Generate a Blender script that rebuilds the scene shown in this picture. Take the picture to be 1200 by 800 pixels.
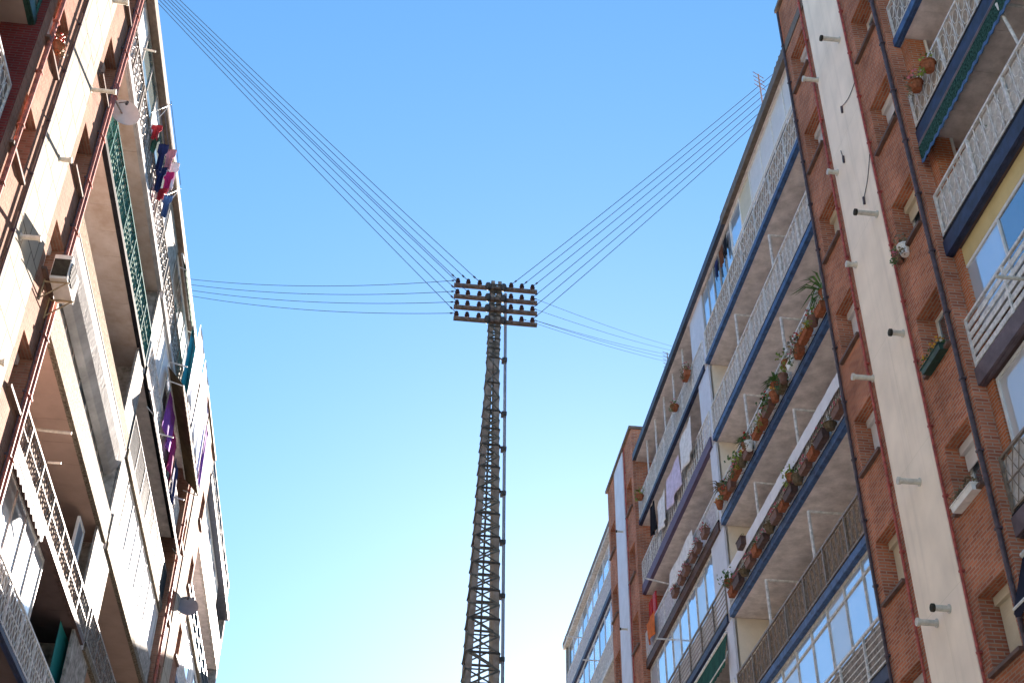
import bpy, math, random
from mathutils import Vector, Matrix
R = math.radians
rnd = random.Random(7)
for o in list(bpy.data.objects): bpy.data.objects.remove(o)
scene = bpy.context.scene
COL = scene.collection

# ------------------------------------------------------------------ camera
cd = bpy.data.cameras.new('camera'); cam = bpy.data.objects.new('camera', cd); COL.objects.link(cam)
EYE = 1.6
cd.sensor_width = 36.0; cd.lens = 36.0 * 1523.56 / 1200.0; cd.clip_end = 3000; cd.clip_start = .05
_x = Vector((0.99238979, -0.1225676, 0.01181886)); _y = Vector((-0.08296003, -0.59458325, 0.7997427)); _z = Vector((-0.09099525, -0.79463699, -0.60022656))
m = Matrix((( _x[0], _y[0], _z[0], 0), (_x[1], _y[1], _z[1], 0), (_x[2], _y[2], _z[2], EYE), (0, 0, 0, 1)))
cam.matrix_world = m
scene.camera = cam

# ------------------------------------------------------------------ light
SUN = Vector((1.0, 4.7, 1.67)).normalized()
elev = math.asin(SUN.z); azim = math.atan2(SUN.x, SUN.y)
world = bpy.data.worlds.new('World'); scene.world = world; world.use_nodes = True
nt = world.node_tree; bg = nt.nodes['Background']
sky = nt.nodes.new('ShaderNodeTexSky'); sky.sky_type = 'NISHITA'; sky.sun_disc = False
sky.sun_elevation = elev; sky.sun_rotation = azim; sky.altitude = 600; sky.air_density = 1.0; sky.dust_density = .3; sky.ozone_density = 2.0
SKYGAMMA = .68
gm = nt.nodes.new('ShaderNodeGamma'); gm.inputs[1].default_value = SKYGAMMA; nt.links.new(sky.outputs[0], gm.inputs[0])
hs = nt.nodes.new('ShaderNodeHueSaturation'); hs.inputs['Saturation'].default_value = 1.45; nt.links.new(gm.outputs[0], hs.inputs['Color'])
tn = nt.nodes.new('ShaderNodeMix'); tn.data_type = 'RGBA'; tn.blend_type = 'MULTIPLY'; tn.inputs[0].default_value = 1; tn.inputs[7].default_value = (.515, .60, .64, 1)
nt.links.new(hs.outputs[0], tn.inputs[6]); nt.links.new(tn.outputs[2], bg.inputs[0]); bg.inputs[1].default_value = 0.05
sl = bpy.data.lights.new('sun', 'SUN'); sl.energy = 3.6; sl.angle = R(.5); sl.color = (1, .87, .76)
so = bpy.data.objects.new('sun', sl); COL.objects.link(so); so.rotation_euler = (-SUN).to_track_quat('-Z', 'Y').to_euler()
so.location = (30, 60, 60)
vs = scene.view_settings
vs.view_transform = 'Standard'; vs.look = 'None'; vs.exposure = 3.9; vs.gamma = 1; vs.use_curve_mapping = False
scene.cycles.max_bounces = 12; scene.cycles.diffuse_bounces = 8; scene.cycles.glossy_bounces = 4

# ------------------------------------------------------------------ materials
def mat(name, col, rough=.7, noise=.12, scale=3.0, metal=0, bump=0, spec=.5, col2=None, streak=False):
    m = bpy.data.materials.new(name); m.use_nodes = True; t = m.node_tree; b = t.nodes['Principled BSDF']
    b.inputs['Roughness'].default_value = rough; b.inputs['Metallic'].default_value = metal
    b.inputs['Specular IOR Level'].default_value = spec if rough < .8 else min(spec, .08)
    c = list(col)
    if noise or col2:
        tc = t.nodes.new('ShaderNodeTexCoord'); mp = t.nodes.new('ShaderNodeMapping'); n = t.nodes.new('ShaderNodeTexNoise')
        n.inputs['Scale'].default_value = scale; n.inputs['Detail'].default_value = 6; n.inputs['Roughness'].default_value = .65
        if streak: mp.inputs['Scale'].default_value = (1, 1, .12)
        t.links.new(tc.outputs['Object'], mp.inputs[0]); t.links.new(mp.outputs[0], n.inputs[0])
        r = t.nodes.new('ShaderNodeValToRGB'); r.color_ramp.elements[0].position = .32; r.color_ramp.elements[1].position = .68
        lo = col2 if col2 else [max(0, v * (1 - noise * 2)) for v in c]
        r.color_ramp.elements[0].color = (*lo, 1); r.color_ramp.elements[1].color = (*[min(.95, v * (1 + (0 if col2 else noise))) for v in c], 1)
        t.links.new(n.outputs[0], r.inputs[0]); t.links.new(r.outputs[0], b.inputs['Base Color'])
        if bump:
            bp = t.nodes.new('ShaderNodeBump'); bp.inputs['Strength'].default_value = bump; bp.inputs['Distance'].default_value = .02
            n2 = t.nodes.new('ShaderNodeTexNoise'); n2.inputs['Scale'].default_value = scale * 8; n2.inputs['Detail'].default_value = 4
            t.links.new(mp.outputs[0], n2.inputs[0]); t.links.new(n2.outputs[0], bp.inputs['Height']); t.links.new(bp.outputs[0], b.inputs['Normal'])
    else:
        b.inputs['Base Color'].default_value = (*c, 1)
    return m

def brick(name, c1, c2, mortar, bw=.25, bh=.068, ms=.012, stain=.35):
    m = bpy.data.materials.new(name); m.use_nodes = True; t = m.node_tree; b = t.nodes['Principled BSDF']; L = t.links.new
    b.inputs['Roughness'].default_value = .95; b.inputs['Specular IOR Level'].default_value = .06
    tc = t.nodes.new('ShaderNodeTexCoord'); sp = t.nodes.new('ShaderNodeSeparateXYZ'); L(tc.outputs['Object'], sp.inputs[0])
    ns = t.nodes.new('ShaderNodeSeparateXYZ'); L(tc.outputs['Normal'], ns.inputs[0])
    def mth(op, a, b_=None):
        n = t.nodes.new('ShaderNodeMath'); n.operation = op
        for i, v in enumerate((a, b_)):
            if v is None: continue
            if isinstance(v, (int, float)): n.inputs[i].default_value = v
            else: L(v, n.inputs[i])
        return n.outputs[0]
    ax = mth('GREATER_THAN', mth('ABSOLUTE', ns.outputs[0]), .5); az = mth('GREATER_THAN', mth('ABSOLUTE', ns.outputs[2]), .5)
    u = mth('ADD', mth('MULTIPLY', sp.outputs[1], mth('MAXIMUM', ax, az)), mth('MULTIPLY', sp.outputs[0], mth('SUBTRACT', 1, mth('MAXIMUM', ax, az))))
    v = mth('ADD', mth('MULTIPLY', sp.outputs[2], mth('SUBTRACT', 1, az)), mth('MULTIPLY', sp.outputs[0], az))
    cb = t.nodes.new('ShaderNodeCombineXYZ'); L(u, cb.inputs[0]); L(v, cb.inputs[1])
    bt = t.nodes.new('ShaderNodeTexBrick'); L(cb.outputs[0], bt.inputs[0])
    bt.inputs['Color1'].default_value = (*c1, 1); bt.inputs['Color2'].default_value = (*c2, 1); bt.inputs['Mortar'].default_value = (*mortar, 1)
    bt.inputs['Scale'].default_value = 1; bt.inputs['Brick Width'].default_value = bw; bt.inputs['Row Height'].default_value = bh
    bt.inputs['Mortar Size'].default_value = ms; bt.inputs['Mortar Smooth'].default_value = .3; bt.inputs['Bias'].default_value = -.2
    n = t.nodes.new('ShaderNodeTexNoise'); n.inputs['Scale'].default_value = 1.1; n.inputs['Detail'].default_value = 8; L(tc.outputs['Object'], n.inputs[0])
    r = t.nodes.new('ShaderNodeMapRange'); r.inputs[1].default_value = .3; r.inputs[2].default_value = .7; r.inputs[3].default_value = 1 - stain; r.inputs[4].default_value = 1.12
    L(n.outputs[0], r.inputs[0])
    mp2 = t.nodes.new('ShaderNodeMapping'); mp2.inputs['Scale'].default_value = (5, 5, .22); L(tc.outputs['Object'], mp2.inputs[0])
    n3 = t.nodes.new('ShaderNodeTexNoise'); n3.inputs['Scale'].default_value = 1.0; n3.inputs['Detail'].default_value = 5; L(mp2.outputs[0], n3.inputs[0])
    r3 = t.nodes.new('ShaderNodeMapRange'); r3.inputs[1].default_value = .52; r3.inputs[2].default_value = .75; r3.inputs[3].default_value = 1.0; r3.inputs[4].default_value = .89; L(n3.outputs[0], r3.inputs[0])
    mx = t.nodes.new('ShaderNodeVectorMath'); mx.operation = 'SCALE'; L(bt.outputs[0], mx.inputs[0]); L(mth('MULTIPLY', r.outputs[0], r3.outputs[0]), mx.inputs['Scale'])
    L(mx.outputs[0], b.inputs['Base Color'])
    bp = t.nodes.new('ShaderNodeBump'); bp.inputs['Strength'].default_value = .5; bp.inputs['Distance'].default_value = .01; bp.invert = True
    L(bt.outputs['Fac'], bp.inputs['Height']); L(bp.outputs[0], b.inputs['Normal'])
    return m

def glass(name, tint=(.75, .85, .95), base=(.05, .07, .1), fac=.5, bmp=.03):
    m = bpy.data.materials.new(name); m.use_nodes = True; t = m.node_tree; b = t.nodes['Principled BSDF']; L = t.links.new
    b.inputs['Base Color'].default_value = (*base, 1); b.inputs['Roughness'].default_value = .5
    g = t.nodes.new('ShaderNodeBsdfGlossy'); g.inputs['Color'].default_value = (*tint, 1); g.inputs['Roughness'].default_value = .03
    n = t.nodes.new('ShaderNodeTexNoise'); n.inputs['Scale'].default_value = .7; tc = t.nodes.new('ShaderNodeTexCoord'); L(tc.outputs['Object'], n.inputs[0])
    bp = t.nodes.new('ShaderNodeBump'); bp.inputs['Strength'].default_value = bmp; bp.inputs['Distance'].default_value = .05; L(n.outputs[0], bp.inputs['Height']); L(bp.outputs[0], g.inputs['Normal'])
    lw = t.nodes.new('ShaderNodeFresnel'); lw.inputs[0].default_value = 1.6
    ad = t.nodes.new('ShaderNodeMath'); ad.operation = 'ADD'; ad.use_clamp = True; ad.inputs[1].default_value = fac; L(lw.outputs[0], ad.inputs[0])
    mx = t.nodes.new('ShaderNodeMixShader'); L(ad.outputs[0], mx.inputs[0]); L(b.outputs[0], mx.inputs[1]); L(g.outputs[0], mx.inputs[2])
    L(mx.outputs[0], t.nodes['Material Output'].inputs[0])
    return m

def slabs_mat(name, c1, c2, joint, w, h, ms=.012):
    return brick(name, c1, c2, joint, w, h, ms, stain=.06)

M = {}
M['brick'] = brick('red_brick', (.52, .19, .105), (.30, .095, .06), (.42, .29, .22))
M['brick_orange'] = brick('orange_brick', (.50, .16, .07), (.42, .12, .05), (.42, .28, .2))
M['brick_pink'] = brick('pink_brick', (.30, .15, .105), (.20, .09, .06), (.27, .19, .14), stain=.3)
M['brick_dark'] = brick('dark_brick', (.16, .03, .03), (.12, .02, .02), (.12, .06, .06))
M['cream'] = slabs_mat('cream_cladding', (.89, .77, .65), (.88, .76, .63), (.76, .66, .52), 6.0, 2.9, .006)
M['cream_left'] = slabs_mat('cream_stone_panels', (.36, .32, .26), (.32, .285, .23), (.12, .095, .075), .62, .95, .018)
M['white_panel'] = mat('white_blue_render', (.60, .62, .70), .6, .06, 1.5)
M['white'] = mat('white_paint', (.78, .77, .74), .5, .08, 5)
M['white_dirty'] = mat('dirty_white_paint', (.60, .57, .53), .6, .22, 6)
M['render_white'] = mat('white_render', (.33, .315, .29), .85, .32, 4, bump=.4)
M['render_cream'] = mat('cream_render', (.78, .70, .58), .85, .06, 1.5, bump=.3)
M['render_grey'] = mat('grey_render', (.42, .42, .42), .85, .18, 1.2, bump=.4)
M['render_yellow'] = mat('yellow_render', (.62, .50, .26), .85, .08, 1.2)
M['beige_crack'] = mat('cracked_beige_render', (.27, .235, .18), .9, .2, 13, col2=(.06, .042, .03), bump=.9)
M['pebble'] = mat('tan_pebbledash', (.22, .17, .11), .95, .3, 9, col2=(.08, .055, .03), bump=1)
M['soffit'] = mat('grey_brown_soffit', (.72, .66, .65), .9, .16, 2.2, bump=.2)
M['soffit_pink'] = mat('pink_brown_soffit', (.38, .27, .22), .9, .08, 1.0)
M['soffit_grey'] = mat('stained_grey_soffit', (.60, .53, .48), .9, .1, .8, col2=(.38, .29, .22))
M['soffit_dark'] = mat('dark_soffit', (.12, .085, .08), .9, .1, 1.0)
M['blue'] = mat('blue_edge_paint', (.045, .11, .27), .6, .3, 5)
M['blue_dark'] = mat('dark_blue_edge_paint', (.018, .03, .085), .6, .3, 4)
M['black_edge_gap_shade'] = mat('black_edge_and_gap_shade', (.02, .02, .024), .8, .2, 6)  # black fascia colour, also the painted shade line above slab edges
M['purple'] = mat('purple_edge_paint', (.11, .08, .15), .7, .12, 2)
M['purple_grey'] = mat('purple_grey_edge', (.13, .10, .12), .7, .2, 3)
M['brown_edge'] = mat('brown_edge', (.09, .045, .035), .7, .3, 6)
M['green_dark'] = mat('dark_green_paint', (.015, .06, .045), .5, .3, 9)
M['green_rail'] = mat('green_rail_paint', (.03, .13, .10), .45, .3, 12)
M['green_lace'] = mat('green_lace', (.03, .08, .065), .8, .6, 22)
M['green_mesh'] = mat('green_mesh', (.10, .22, .18), .8, .5, 18)
M['teal'] = mat('teal_canvas', (.02, .20, .20), .8, .1, 2)
M['black_rail'] = mat('black_rail_paint', (.02, .022, .025), .45, .2, 9)
M['iron_white'] = mat('white_wrought_iron', (.70, .68, .66), .5, .2, 8)
M['iron_aged'] = mat('aged_white_iron', (.25, .22, .19), .6, .4, 12)
M['iron_brown'] = mat('brown_metal', (.22, .17, .13), .5, .2, 8)
M['screen_beige'] = mat('beige_railing_screen', (.44, .37, .31), .9, .2, 7)
M['screen_white'] = mat('pale_railing_screen', (.58, .55, .53), .9, .15, 7)
M['screen_grey'] = mat('grey_railing_screen', (.33, .30, .28), .9, .25, 9)
M['screen_brown'] = mat('brown_railing_screen', (.36, .27, .20), .9, .3, 12)
M['screen_pink'] = mat('pinkish_railing_screen', (.24, .16, .12), .9, .25, 9)
M['screen_lilac'] = mat('lilac_railing_screen', (.52, .47, .58), .9, .15, 5)
M['alu'] = mat('aluminium_frame', (.66, .66, .66), .4, .08, 5)
M['alu_grey'] = mat('grey_frame', (.34, .32, .30), .5, .1, 5)
M['glass'] = glass('window_glass', fac=.25)
M['glass_sky'] = glass('painted_sky_reflection_glass', (.80, .88, .98), (.44, .52, .62), .28)  # pale blue base paints the reflected sky into the panes
M['glass_grey'] = glass('grey_curtained_glass', (.8, .86, .92), (.50, .52, .55), .10)
M['glass_green'] = glass('greenish_glass', (.55, .70, .66), (.08, .12, .11), .25)
M['blind'] = mat('white_roller_blind', (.66, .66, .68), .7, .04, 3)
M['blind_cream'] = mat('cream_roller_blind', (.62, .55, .42), .7, .05, 3)
M['curtain'] = mat('white_curtain', (.68, .68, .68), .9, .2, 5, streak=True)
M['dark'] = mat('dark_interior', (.02, .017, .02), .9, 0)
M['sill'] = mat('brown_sill', (.13, .075, .055), .7, .2, 6)
M['sill_stone'] = mat('stone_sill', (.45, .42, .38), .8, .2, 6)
M['red_pipe'] = mat('red_pipe_paint', (.40, .075, .055), .6, .3, 7)
M['red_pipe_lit'] = mat('sunlit_red_pipe_paint', (.42, .12, .08), .6, .35, 10)  # red pipe paint lightened to carry the sunlight on the left pipes
M['dark_pipe'] = mat('dark_drainpipe', (.075, .05, .06), .6, .3, 7)
M['flue'] = mat('pale_flue_metal', (.60, .56, .48), .5, .15, 9)
M['flue_dark'] = mat('dark_flue_metal', (.05, .045, .035), .8, .2, 9)  # dark tone of some flue ends and the side grille
M['roof_brown'] = mat('brown_roof_edge', (.16, .12, .09), .7, .2, 5)
M['roof_dark'] = mat('dark_roof_edge', (.05, .065, .10), .6, .2, 5)
M['roof'] = mat('roof_gravel', (.28, .26, .24), .95, .2, 2)
M['door_red'] = mat('red_door', (.50, .015, .012), .5, .1, 3)
M['door_wood'] = mat('wooden_door', (.22, .11, .06), .6, .2, 4)
M['terracotta'] = mat('terracotta', (.34, .12, .06), .85, .25, 12)
M['plastic_brown'] = mat('brown_planter_plastic', (.18, .085, .055), .7, .2, 9)
M['soil'] = mat('soil', (.05, .03, .02), .95, .2, 9)
M['leaf'] = mat('leaf', (.07, .14, .03), .6, .3, 6)
M['leaf_palm'] = mat('palm_leaf', (.08, .20, .04), .5, .25, 5)
M['leaf_dry'] = mat('dry_leaf', (.22, .17, .09), .7, .3, 6)
M['leaf_yel'] = mat('yellow_green_leaf', (.20, .28, .03), .6, .3, 6)
M['flower_red'] = mat('red_flower', (.45, .03, .02), .6, 0)
M['flower_pink'] = mat('pink_flower', (.55, .16, .22), .6, 0)
M['flower_yellow'] = mat('yellow_flower', (.60, .30, .03), .6, 0)
M['metal_grey'] = mat('weathered_steel', (.30, .285, .265), .7, .25, 5, col2=(.17, .135, .11), spec=.2)
M['metal_brace'] = mat('grey_green_steel', (.14, .15, .145), .8, .3, 6, spec=.15)
M['metal_dark'] = mat('dark_steel', (.045, .045, .045), .6, .2, 9)
M['rust'] = mat('rusty_steel', (.17, .135, .115), .85, .3, 9, spec=.1)
M['conduit'] = mat('blue_grey_conduit', (.22, .27, .36), .5, .08, 3)
M['insul'] = mat('brown_porcelain', (.05, .03, .03), .8, .1, 5, spec=.05)
M['cable'] = mat('cable_rubber', (.07, .08, .125), 1.0, 0, spec=0)
M['dish'] = mat('satellite_dish_grey', (.50, .49, .47), .5, .06, 4)
M['dish_dark'] = mat('dark_grey_dish', (.18, .18, .19), .5, .06, 4)
M['ac'] = mat('air_conditioner_white', (.66, .64, .60), .5, .06, 4)
M['ac_tan'] = mat('air_conditioner_tan', (.36, .27, .16), .7, .2, 6)
M['asphalt'] = mat('pale_concrete_road', (.40, .38, .35), .9, .12, 3, bump=.5)
M['paving'] = slabs_mat('paving_slabs', (.52, .48, .43), (.48, .44, .39), (.25, .23, .21), .4, .4, .02)
M['kerb'] = mat('kerb_granite', (.36, .35, .34), .85, .15, 5)
M['paint'] = mat('road_paint', (.75, .75, .72), .7, .15, 5)
M['earth'] = mat('distant_ground', (.34, .31, .26), .95, .12, .05)
M['canvas_brown'] = mat('brown_canvas', (.12, .085, .05), .85, .25, 2)
M['canvas_green'] = mat('green_canvas', (.02, .085, .06), .85, .2, 3)
M['canvas_white'] = mat('pale_canvas', (.58, .57, .56), .85, .15, 3)
M['canvas_dark'] = mat('dark_canvas', (.02, .02, .035), .85, .1, 3)
M['cloth_band'] = mat('pale_blue_cloth', (.76, .77, .83), .8, .05, 2)
for n, c in dict(brown=(.16, .06, .03), navy=(.02, .03, .10), red=(.33, .03, .04), magenta=(.30, .025, .14), lav=(.60, .54, .72), purple=(.20, .06, .32), white=(.74, .74, .76),
                 pink=(.45, .20, .24), black=(.015, .015, .02), blue=(.03, .08, .20), cyan=(.04, .34, .45), orange=(.60, .16, .05), green=(.04, .12, .09)).items():
    M['cloth_' + n] = mat(n + '_cloth', c, .9, .12, 6)

# ------------------------------------------------------------------ mesh helpers
class MB:
    def __init__(s): s.v = []; s.f = []; s.m = []
    def face(s, pts, mi=0):
        b = len(s.v); s.v += [tuple(p) for p in pts]; s.f.append(tuple(range(b, b + len(pts)))); s.m.append(mi)
    def box(s, x0, x1, y0, y1, z0, z1, mi=0):
        if x0 > x1: x0, x1 = x1, x0
        if y0 > y1: y0, y1 = y1, y0
        if z0 > z1: z0, z1 = z1, z0
        b = len(s.v)
        s.v += [(x0, y0, z0), (x1, y0, z0), (x1, y1, z0), (x0, y1, z0), (x0, y0, z1), (x1, y0, z1), (x1, y1, z1), (x0, y1, z1)]
        for f in ((0, 3, 2, 1), (4, 5, 6, 7), (0, 1, 5, 4), (1, 2, 6, 5), (2, 3, 7, 6), (3, 0, 4, 7)):
            s.f.append(tuple(b + i for i in f)); s.m.append(mi)
        return s
    def bar(s, p, q, r, mi=0, n=6, r2=None):
        p = Vector(p); q = Vector(q); d = (q - p)
        if d.length < 1e-6: return s
        d.normalize(); a = d.orthogonal().normalized(); c = d.cross(a); r2 = r if r2 is None else r2
        b = len(s.v)
        for P, rr in ((p, r), (q, r2)):
            for i in range(n):
                t = 2 * math.pi * (i + .5) / n; s.v.append(tuple(P + (a * math.cos(t) + c * math.sin(t)) * rr))
        for i in range(n):
            j = (i + 1) % n; s.f.append((b + i, b + j, b + n + j, b + n + i)); s.m.append(mi)
        s.f.append(tuple(b + i for i in reversed(range(n)))); s.m.append(mi); s.f.append(tuple(b + n + i for i in range(n))); s.m.append(mi)
        return s
    def tube(s, pts, r, mi=0, n=6):
        rings = []
        for i, P in enumerate(pts):
            P = Vector(P); d = (Vector(pts[min(i + 1, len(pts) - 1)]) - Vector(pts[max(i - 1, 0)])).normalized()
            up = Vector((0, 0, 1)) if abs(d.z) < .95 else Vector((1, 0, 0))
            a = d.cross(up).normalized(); c = a.cross(d); b = len(s.v); rings.append(b)
            for k in range(n):
                t = 2 * math.pi * k / n; s.v.append(tuple(P + (a * math.cos(t) + c * math.sin(t)) * r))
        for b0, b1 in zip(rings, rings[1:]):
            for k in range(n):
                j = (k + 1) % n; s.f.append((b0 + k, b0 + j, b1 + j, b1 + k)); s.m.append(mi)
        s.f.append(tuple(rings[0] + k for k in reversed(range(n)))); s.m.append(mi)
        s.f.append(tuple(rings[-1] + k for k in range(n))); s.m.append(mi)
        return s
    def lathe(s, c, prof, n=14, mi=0, axis='z'):
        rings = []
        for r, h in prof:
            b = len(s.v); rings.append(b)
            for k in range(n):
                t = 2 * math.pi * k / n; x, y = r * math.cos(t), r * math.sin(t)
                s.v.append((c[0] + x, c[1] + y, c[2] + h) if axis == 'z' else (c[0] + h, c[1] + x, c[2] + y))
        for b0, b1 in zip(rings, rings[1:]):
            for k in range(n):
                j = (k + 1) % n; s.f.append((b0 + k, b0 + j, b1 + j, b1 + k)); s.m.append(mi)
        s.f.append(tuple(rings[-1] + k for k in range(n))); s.m.append(mi)
        s.f.append(tuple(rings[0] + k for k in reversed(range(n)))); s.m.append(mi)
        return s
    def build(s, name, mats, parent=None, origin=None, smooth=False):
        me = bpy.data.meshes.new(name)
        if not isinstance(mats, (list, tuple)): mats = [mats]
        ox = Vector(origin) if origin is not None else Vector((0, 0, 0))
        me.from_pydata([tuple(Vector(v) - ox) for v in s.v], [], s.f); me.update()
        for mm in mats: me.materials.append(M[mm] if isinstance(mm, str) else mm)
        me.polygons.foreach_set('material_index', s.m)
        if smooth: me.polygons.foreach_set('use_smooth', [True] * len(me.polygons))
        o = bpy.data.objects.new(name, me); COL.objects.link(o)
        o.location = ox
        if parent is not None:
            o.parent = parent; o.matrix_parent_inverse = Matrix.Identity(4)
            w = Vector((0, 0, 0)); p = parent
            while p is not None: w += p.location; p = p.parent
            o.location = ox - w
        return o

def empty(name, label, cat, loc, group=None):
    o = bpy.data.objects.new(name, None); COL.objects.link(o); o.location = loc; o.empty_display_size = .3
    return tag(o, label, cat, group)
def tag(o, label, cat, group=None):
    o['label'] = label; o['category'] = cat
    if group: o['group'] = group
    return o
def structure(o): o['kind'] = 'structure'; return o

# ------------------------------------------------------------------ ground, road, pavements
XR, XL = 10.0, 7.3       # slab edge planes of the two facades (right at +XR, left at -XL)
b = MB(); b.face([(-1500, -1500, -.16), (1500, -1500, -.16), (1500, 1500, -.16), (-1500, 1500, -.16)]); structure(b.build('ground', 'earth'))
b = MB(); b.box(-4.3, 6.9, -60, 78, -.30, -.12); structure(b.build('road', 'asphalt'))
for nm, x0, x1, k in (('pavement', -XL + .1, -4.45, -4.3), ('pavement', 7.05, XR - .1, 6.9)):
    b = MB(); b.box(x0, x1, -60, 78, -.3, 0); structure(b.build(nm, 'paving'))
    b = MB(); b.box(k, x1 if k < 0 else x0, -60, 78, -.3, .006); structure(b.build('kerb', 'kerb'))
b = MB()
for i in range(-14, 19): b.box(1.22, 1.38, i * 4, i * 4 + 2, -.118, -.114)
structure(b.build('road_marking', 'paint'))

# ------------------------------------------------------------------ facade builder
class Side:
    def __init__(s, sg, X0): s.s = sg; s.X0 = X0
    def x(s, u): return s.s * (s.X0 + u)            # u = depth behind the slab edge (negative = over the street)
    def box(s, b, u0, u1, y0, y1, z0, z1, mi=0): b.box(s.x(u0), s.x(u1), y0, y1, z0, z1, mi)
    def p(s, u, y, z): return (s.x(u), y, z)
RT = Side(1, XR); LF = Side(-1, XL)

def wall_open(S, u, y0, y1, z0, z1, holes, depth, thick):
    """wall skin with real openings and reveals"""
    b = MB(); ys = sorted({y0, y1, *[h[0] for h in holes], *[h[1] for h in holes]}); zs = sorted({z0, z1, *[h[2] for h in holes], *[h[3] for h in holes]})
    for a, c in zip(ys, ys[1:]):
        for d, e in zip(zs, zs[1:]):
            if any(h[0] <= a and c <= h[1] and h[2] <= d and e <= h[3] for h in holes): continue
            b.face([S.p(u, a, d), S.p(u, c, d), S.p(u, c, e), S.p(u, a, e)][::-S.s])
    for a, c, d, e in holes:
        for q in ([(0, a, d), (1, a, d), (1, a, e), (0, a, e)], [(0, c, d), (0, c, e), (1, c, e), (1, c, d)],
                  [(0, a, d), (0, c, d), (1, c, d), (1, a, d)], [(0, a, e), (1, a, e), (1, c, e), (0, c, e)]):
            b.face([S.p(u + k * depth, yy, zz) for k, yy, zz in q][::S.s])
    # ends, top, and the rear so that it is a solid wall
    b.face([S.p(u, y0, z0), S.p(u + thick, y0, z0), S.p(u + thick, y0, z1), S.p(u, y0, z1)][::S.s])
    b.face([S.p(u, y1, z0), S.p(u, y1, z1), S.p(u + thick, y1, z1), S.p(u + thick, y1, z0)][::S.s])
    b.face([S.p(u, y0, z1), S.p(u + thick, y0, z1), S.p(u + thick, y1, z1), S.p(u, y1, z1)][::S.s])
    b.face([S.p(u + thick, y0, z0), S.p(u + thick, y1, z0), S.p(u + thick, y1, z1), S.p(u + thick, y0, z1)][::S.s])
    return b

def window(S, par, u, y0, y1, z0, z1, frame='white', pane='glass', blind=None, blindm='blind', sill='sill', uf=None, mull=True, name='window'):
    """frame mesh with pane, sill and roller blind as sub-parts; u = reveal depth plane, uf = wall face"""
    b = MB(); t = .06
    S.box(b, u, u + .07, y0, y0 + t, z0, z1); S.box(b, u, u + .07, y1 - t, y1, z0, z1)
    S.box(b, u, u + .07, y0 + t, y1 - t, z0, z0 + t); S.box(b, u, u + .07, y0 + t, y1 - t, z1 - t, z1)
    ym = (y0 + y1) / 2
    if mull: S.box(b, u + .003, u + .06, ym - .04, ym + .04, z0 + t, z1 - t)
    w = b.build(name, frame, par, origin=S.p(u, ym, z0))
    g = MB(); S.box(g, u + .03, u + .045, y0 + t * .9, y1 - t * .9, z0 + t * .9, z1 - t * .9); g.build('pane', pane, w, origin=S.p(u, ym, z0))
    if blind:
        h = (z1 - z0) * blind; g = MB()
        n = max(2, int(h / .05))
        for i in range(n):
            zz = z1 - .02 - h * (i + 1) / n
            S.box(g, u - .045, u - .03 + .004 * (i % 2), y0 + .02, y1 - .02, zz + .004, zz + h / n)
        S.box(g, u - .12, u - .012, y0 + .01, y1 - .01, z1 - .16, z1 - .004)
        g.build('roller_blind', blindm, w, origin=S.p(u, ym, z1))
    if sill and uf is not None:
        g = MB(); S.box(g, uf - .09, u - .004, y0 - .05, y1 + .05, z0 - .05, z0 + .012); g.build('sill', sill, w, origin=S.p(u, ym, z0))
    return w

def glazing(S, par, y0, y1, z0, z1, n, u=.04, frame='alu', panes=('glass_sky',), base=.0, basem='white_panel', top=.0, transom=None, ends=True):
    """a balcony closed with framed panes: frame mesh > pane (each), panel"""
    b = MB(); t = .05
    S.box(b, u, u + .07, y0, y1, z0, z0 + .06); S.box(b, u, u + .07, y0, y1, z1 - .06, z1)
    w = (y1 - y0) / n
    for i in range(n + 1):
        yy = min(max(y0 + i * w, y0 + t / 2), y1 - t / 2); S.box(b, u - .004, u + .074, yy - t / 2, yy + t / 2, z0 + .06, z1 - .06)
    zb = z0 + base
    if base: S.box(b, u - .002, u + .068, y0, y1, zb - .05, zb)
    if transom: S.box(b, u - .002, u + .068, y0, y1, z1 - transom - .05, z1 - transom)
    f = b.build('glazed_enclosure', frame, par, origin=S.p(u, (y0 + y1) / 2, z0))
    for i in range(n):
        pm = panes[i % len(panes)]
        if pm is None: continue
        g = MB(); S.box(g, u + .025, u + .04, y0 + i * w + t * .4, y0 + (i + 1) * w - t * .4, zb + .01, z1 - .05)
        g.build('pane', pm, f, origin=S.p(u, y0 + (i + .5) * w, zb))
    if base > .1:
        g = MB(); S.box(g, u + .02, u + .05, y0 + .02, y1 - .02, z0 + .05, zb - .04); g.build('panel', basem, f, origin=S.p(u, (y0 + y1) / 2, z0))
    return f

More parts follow.
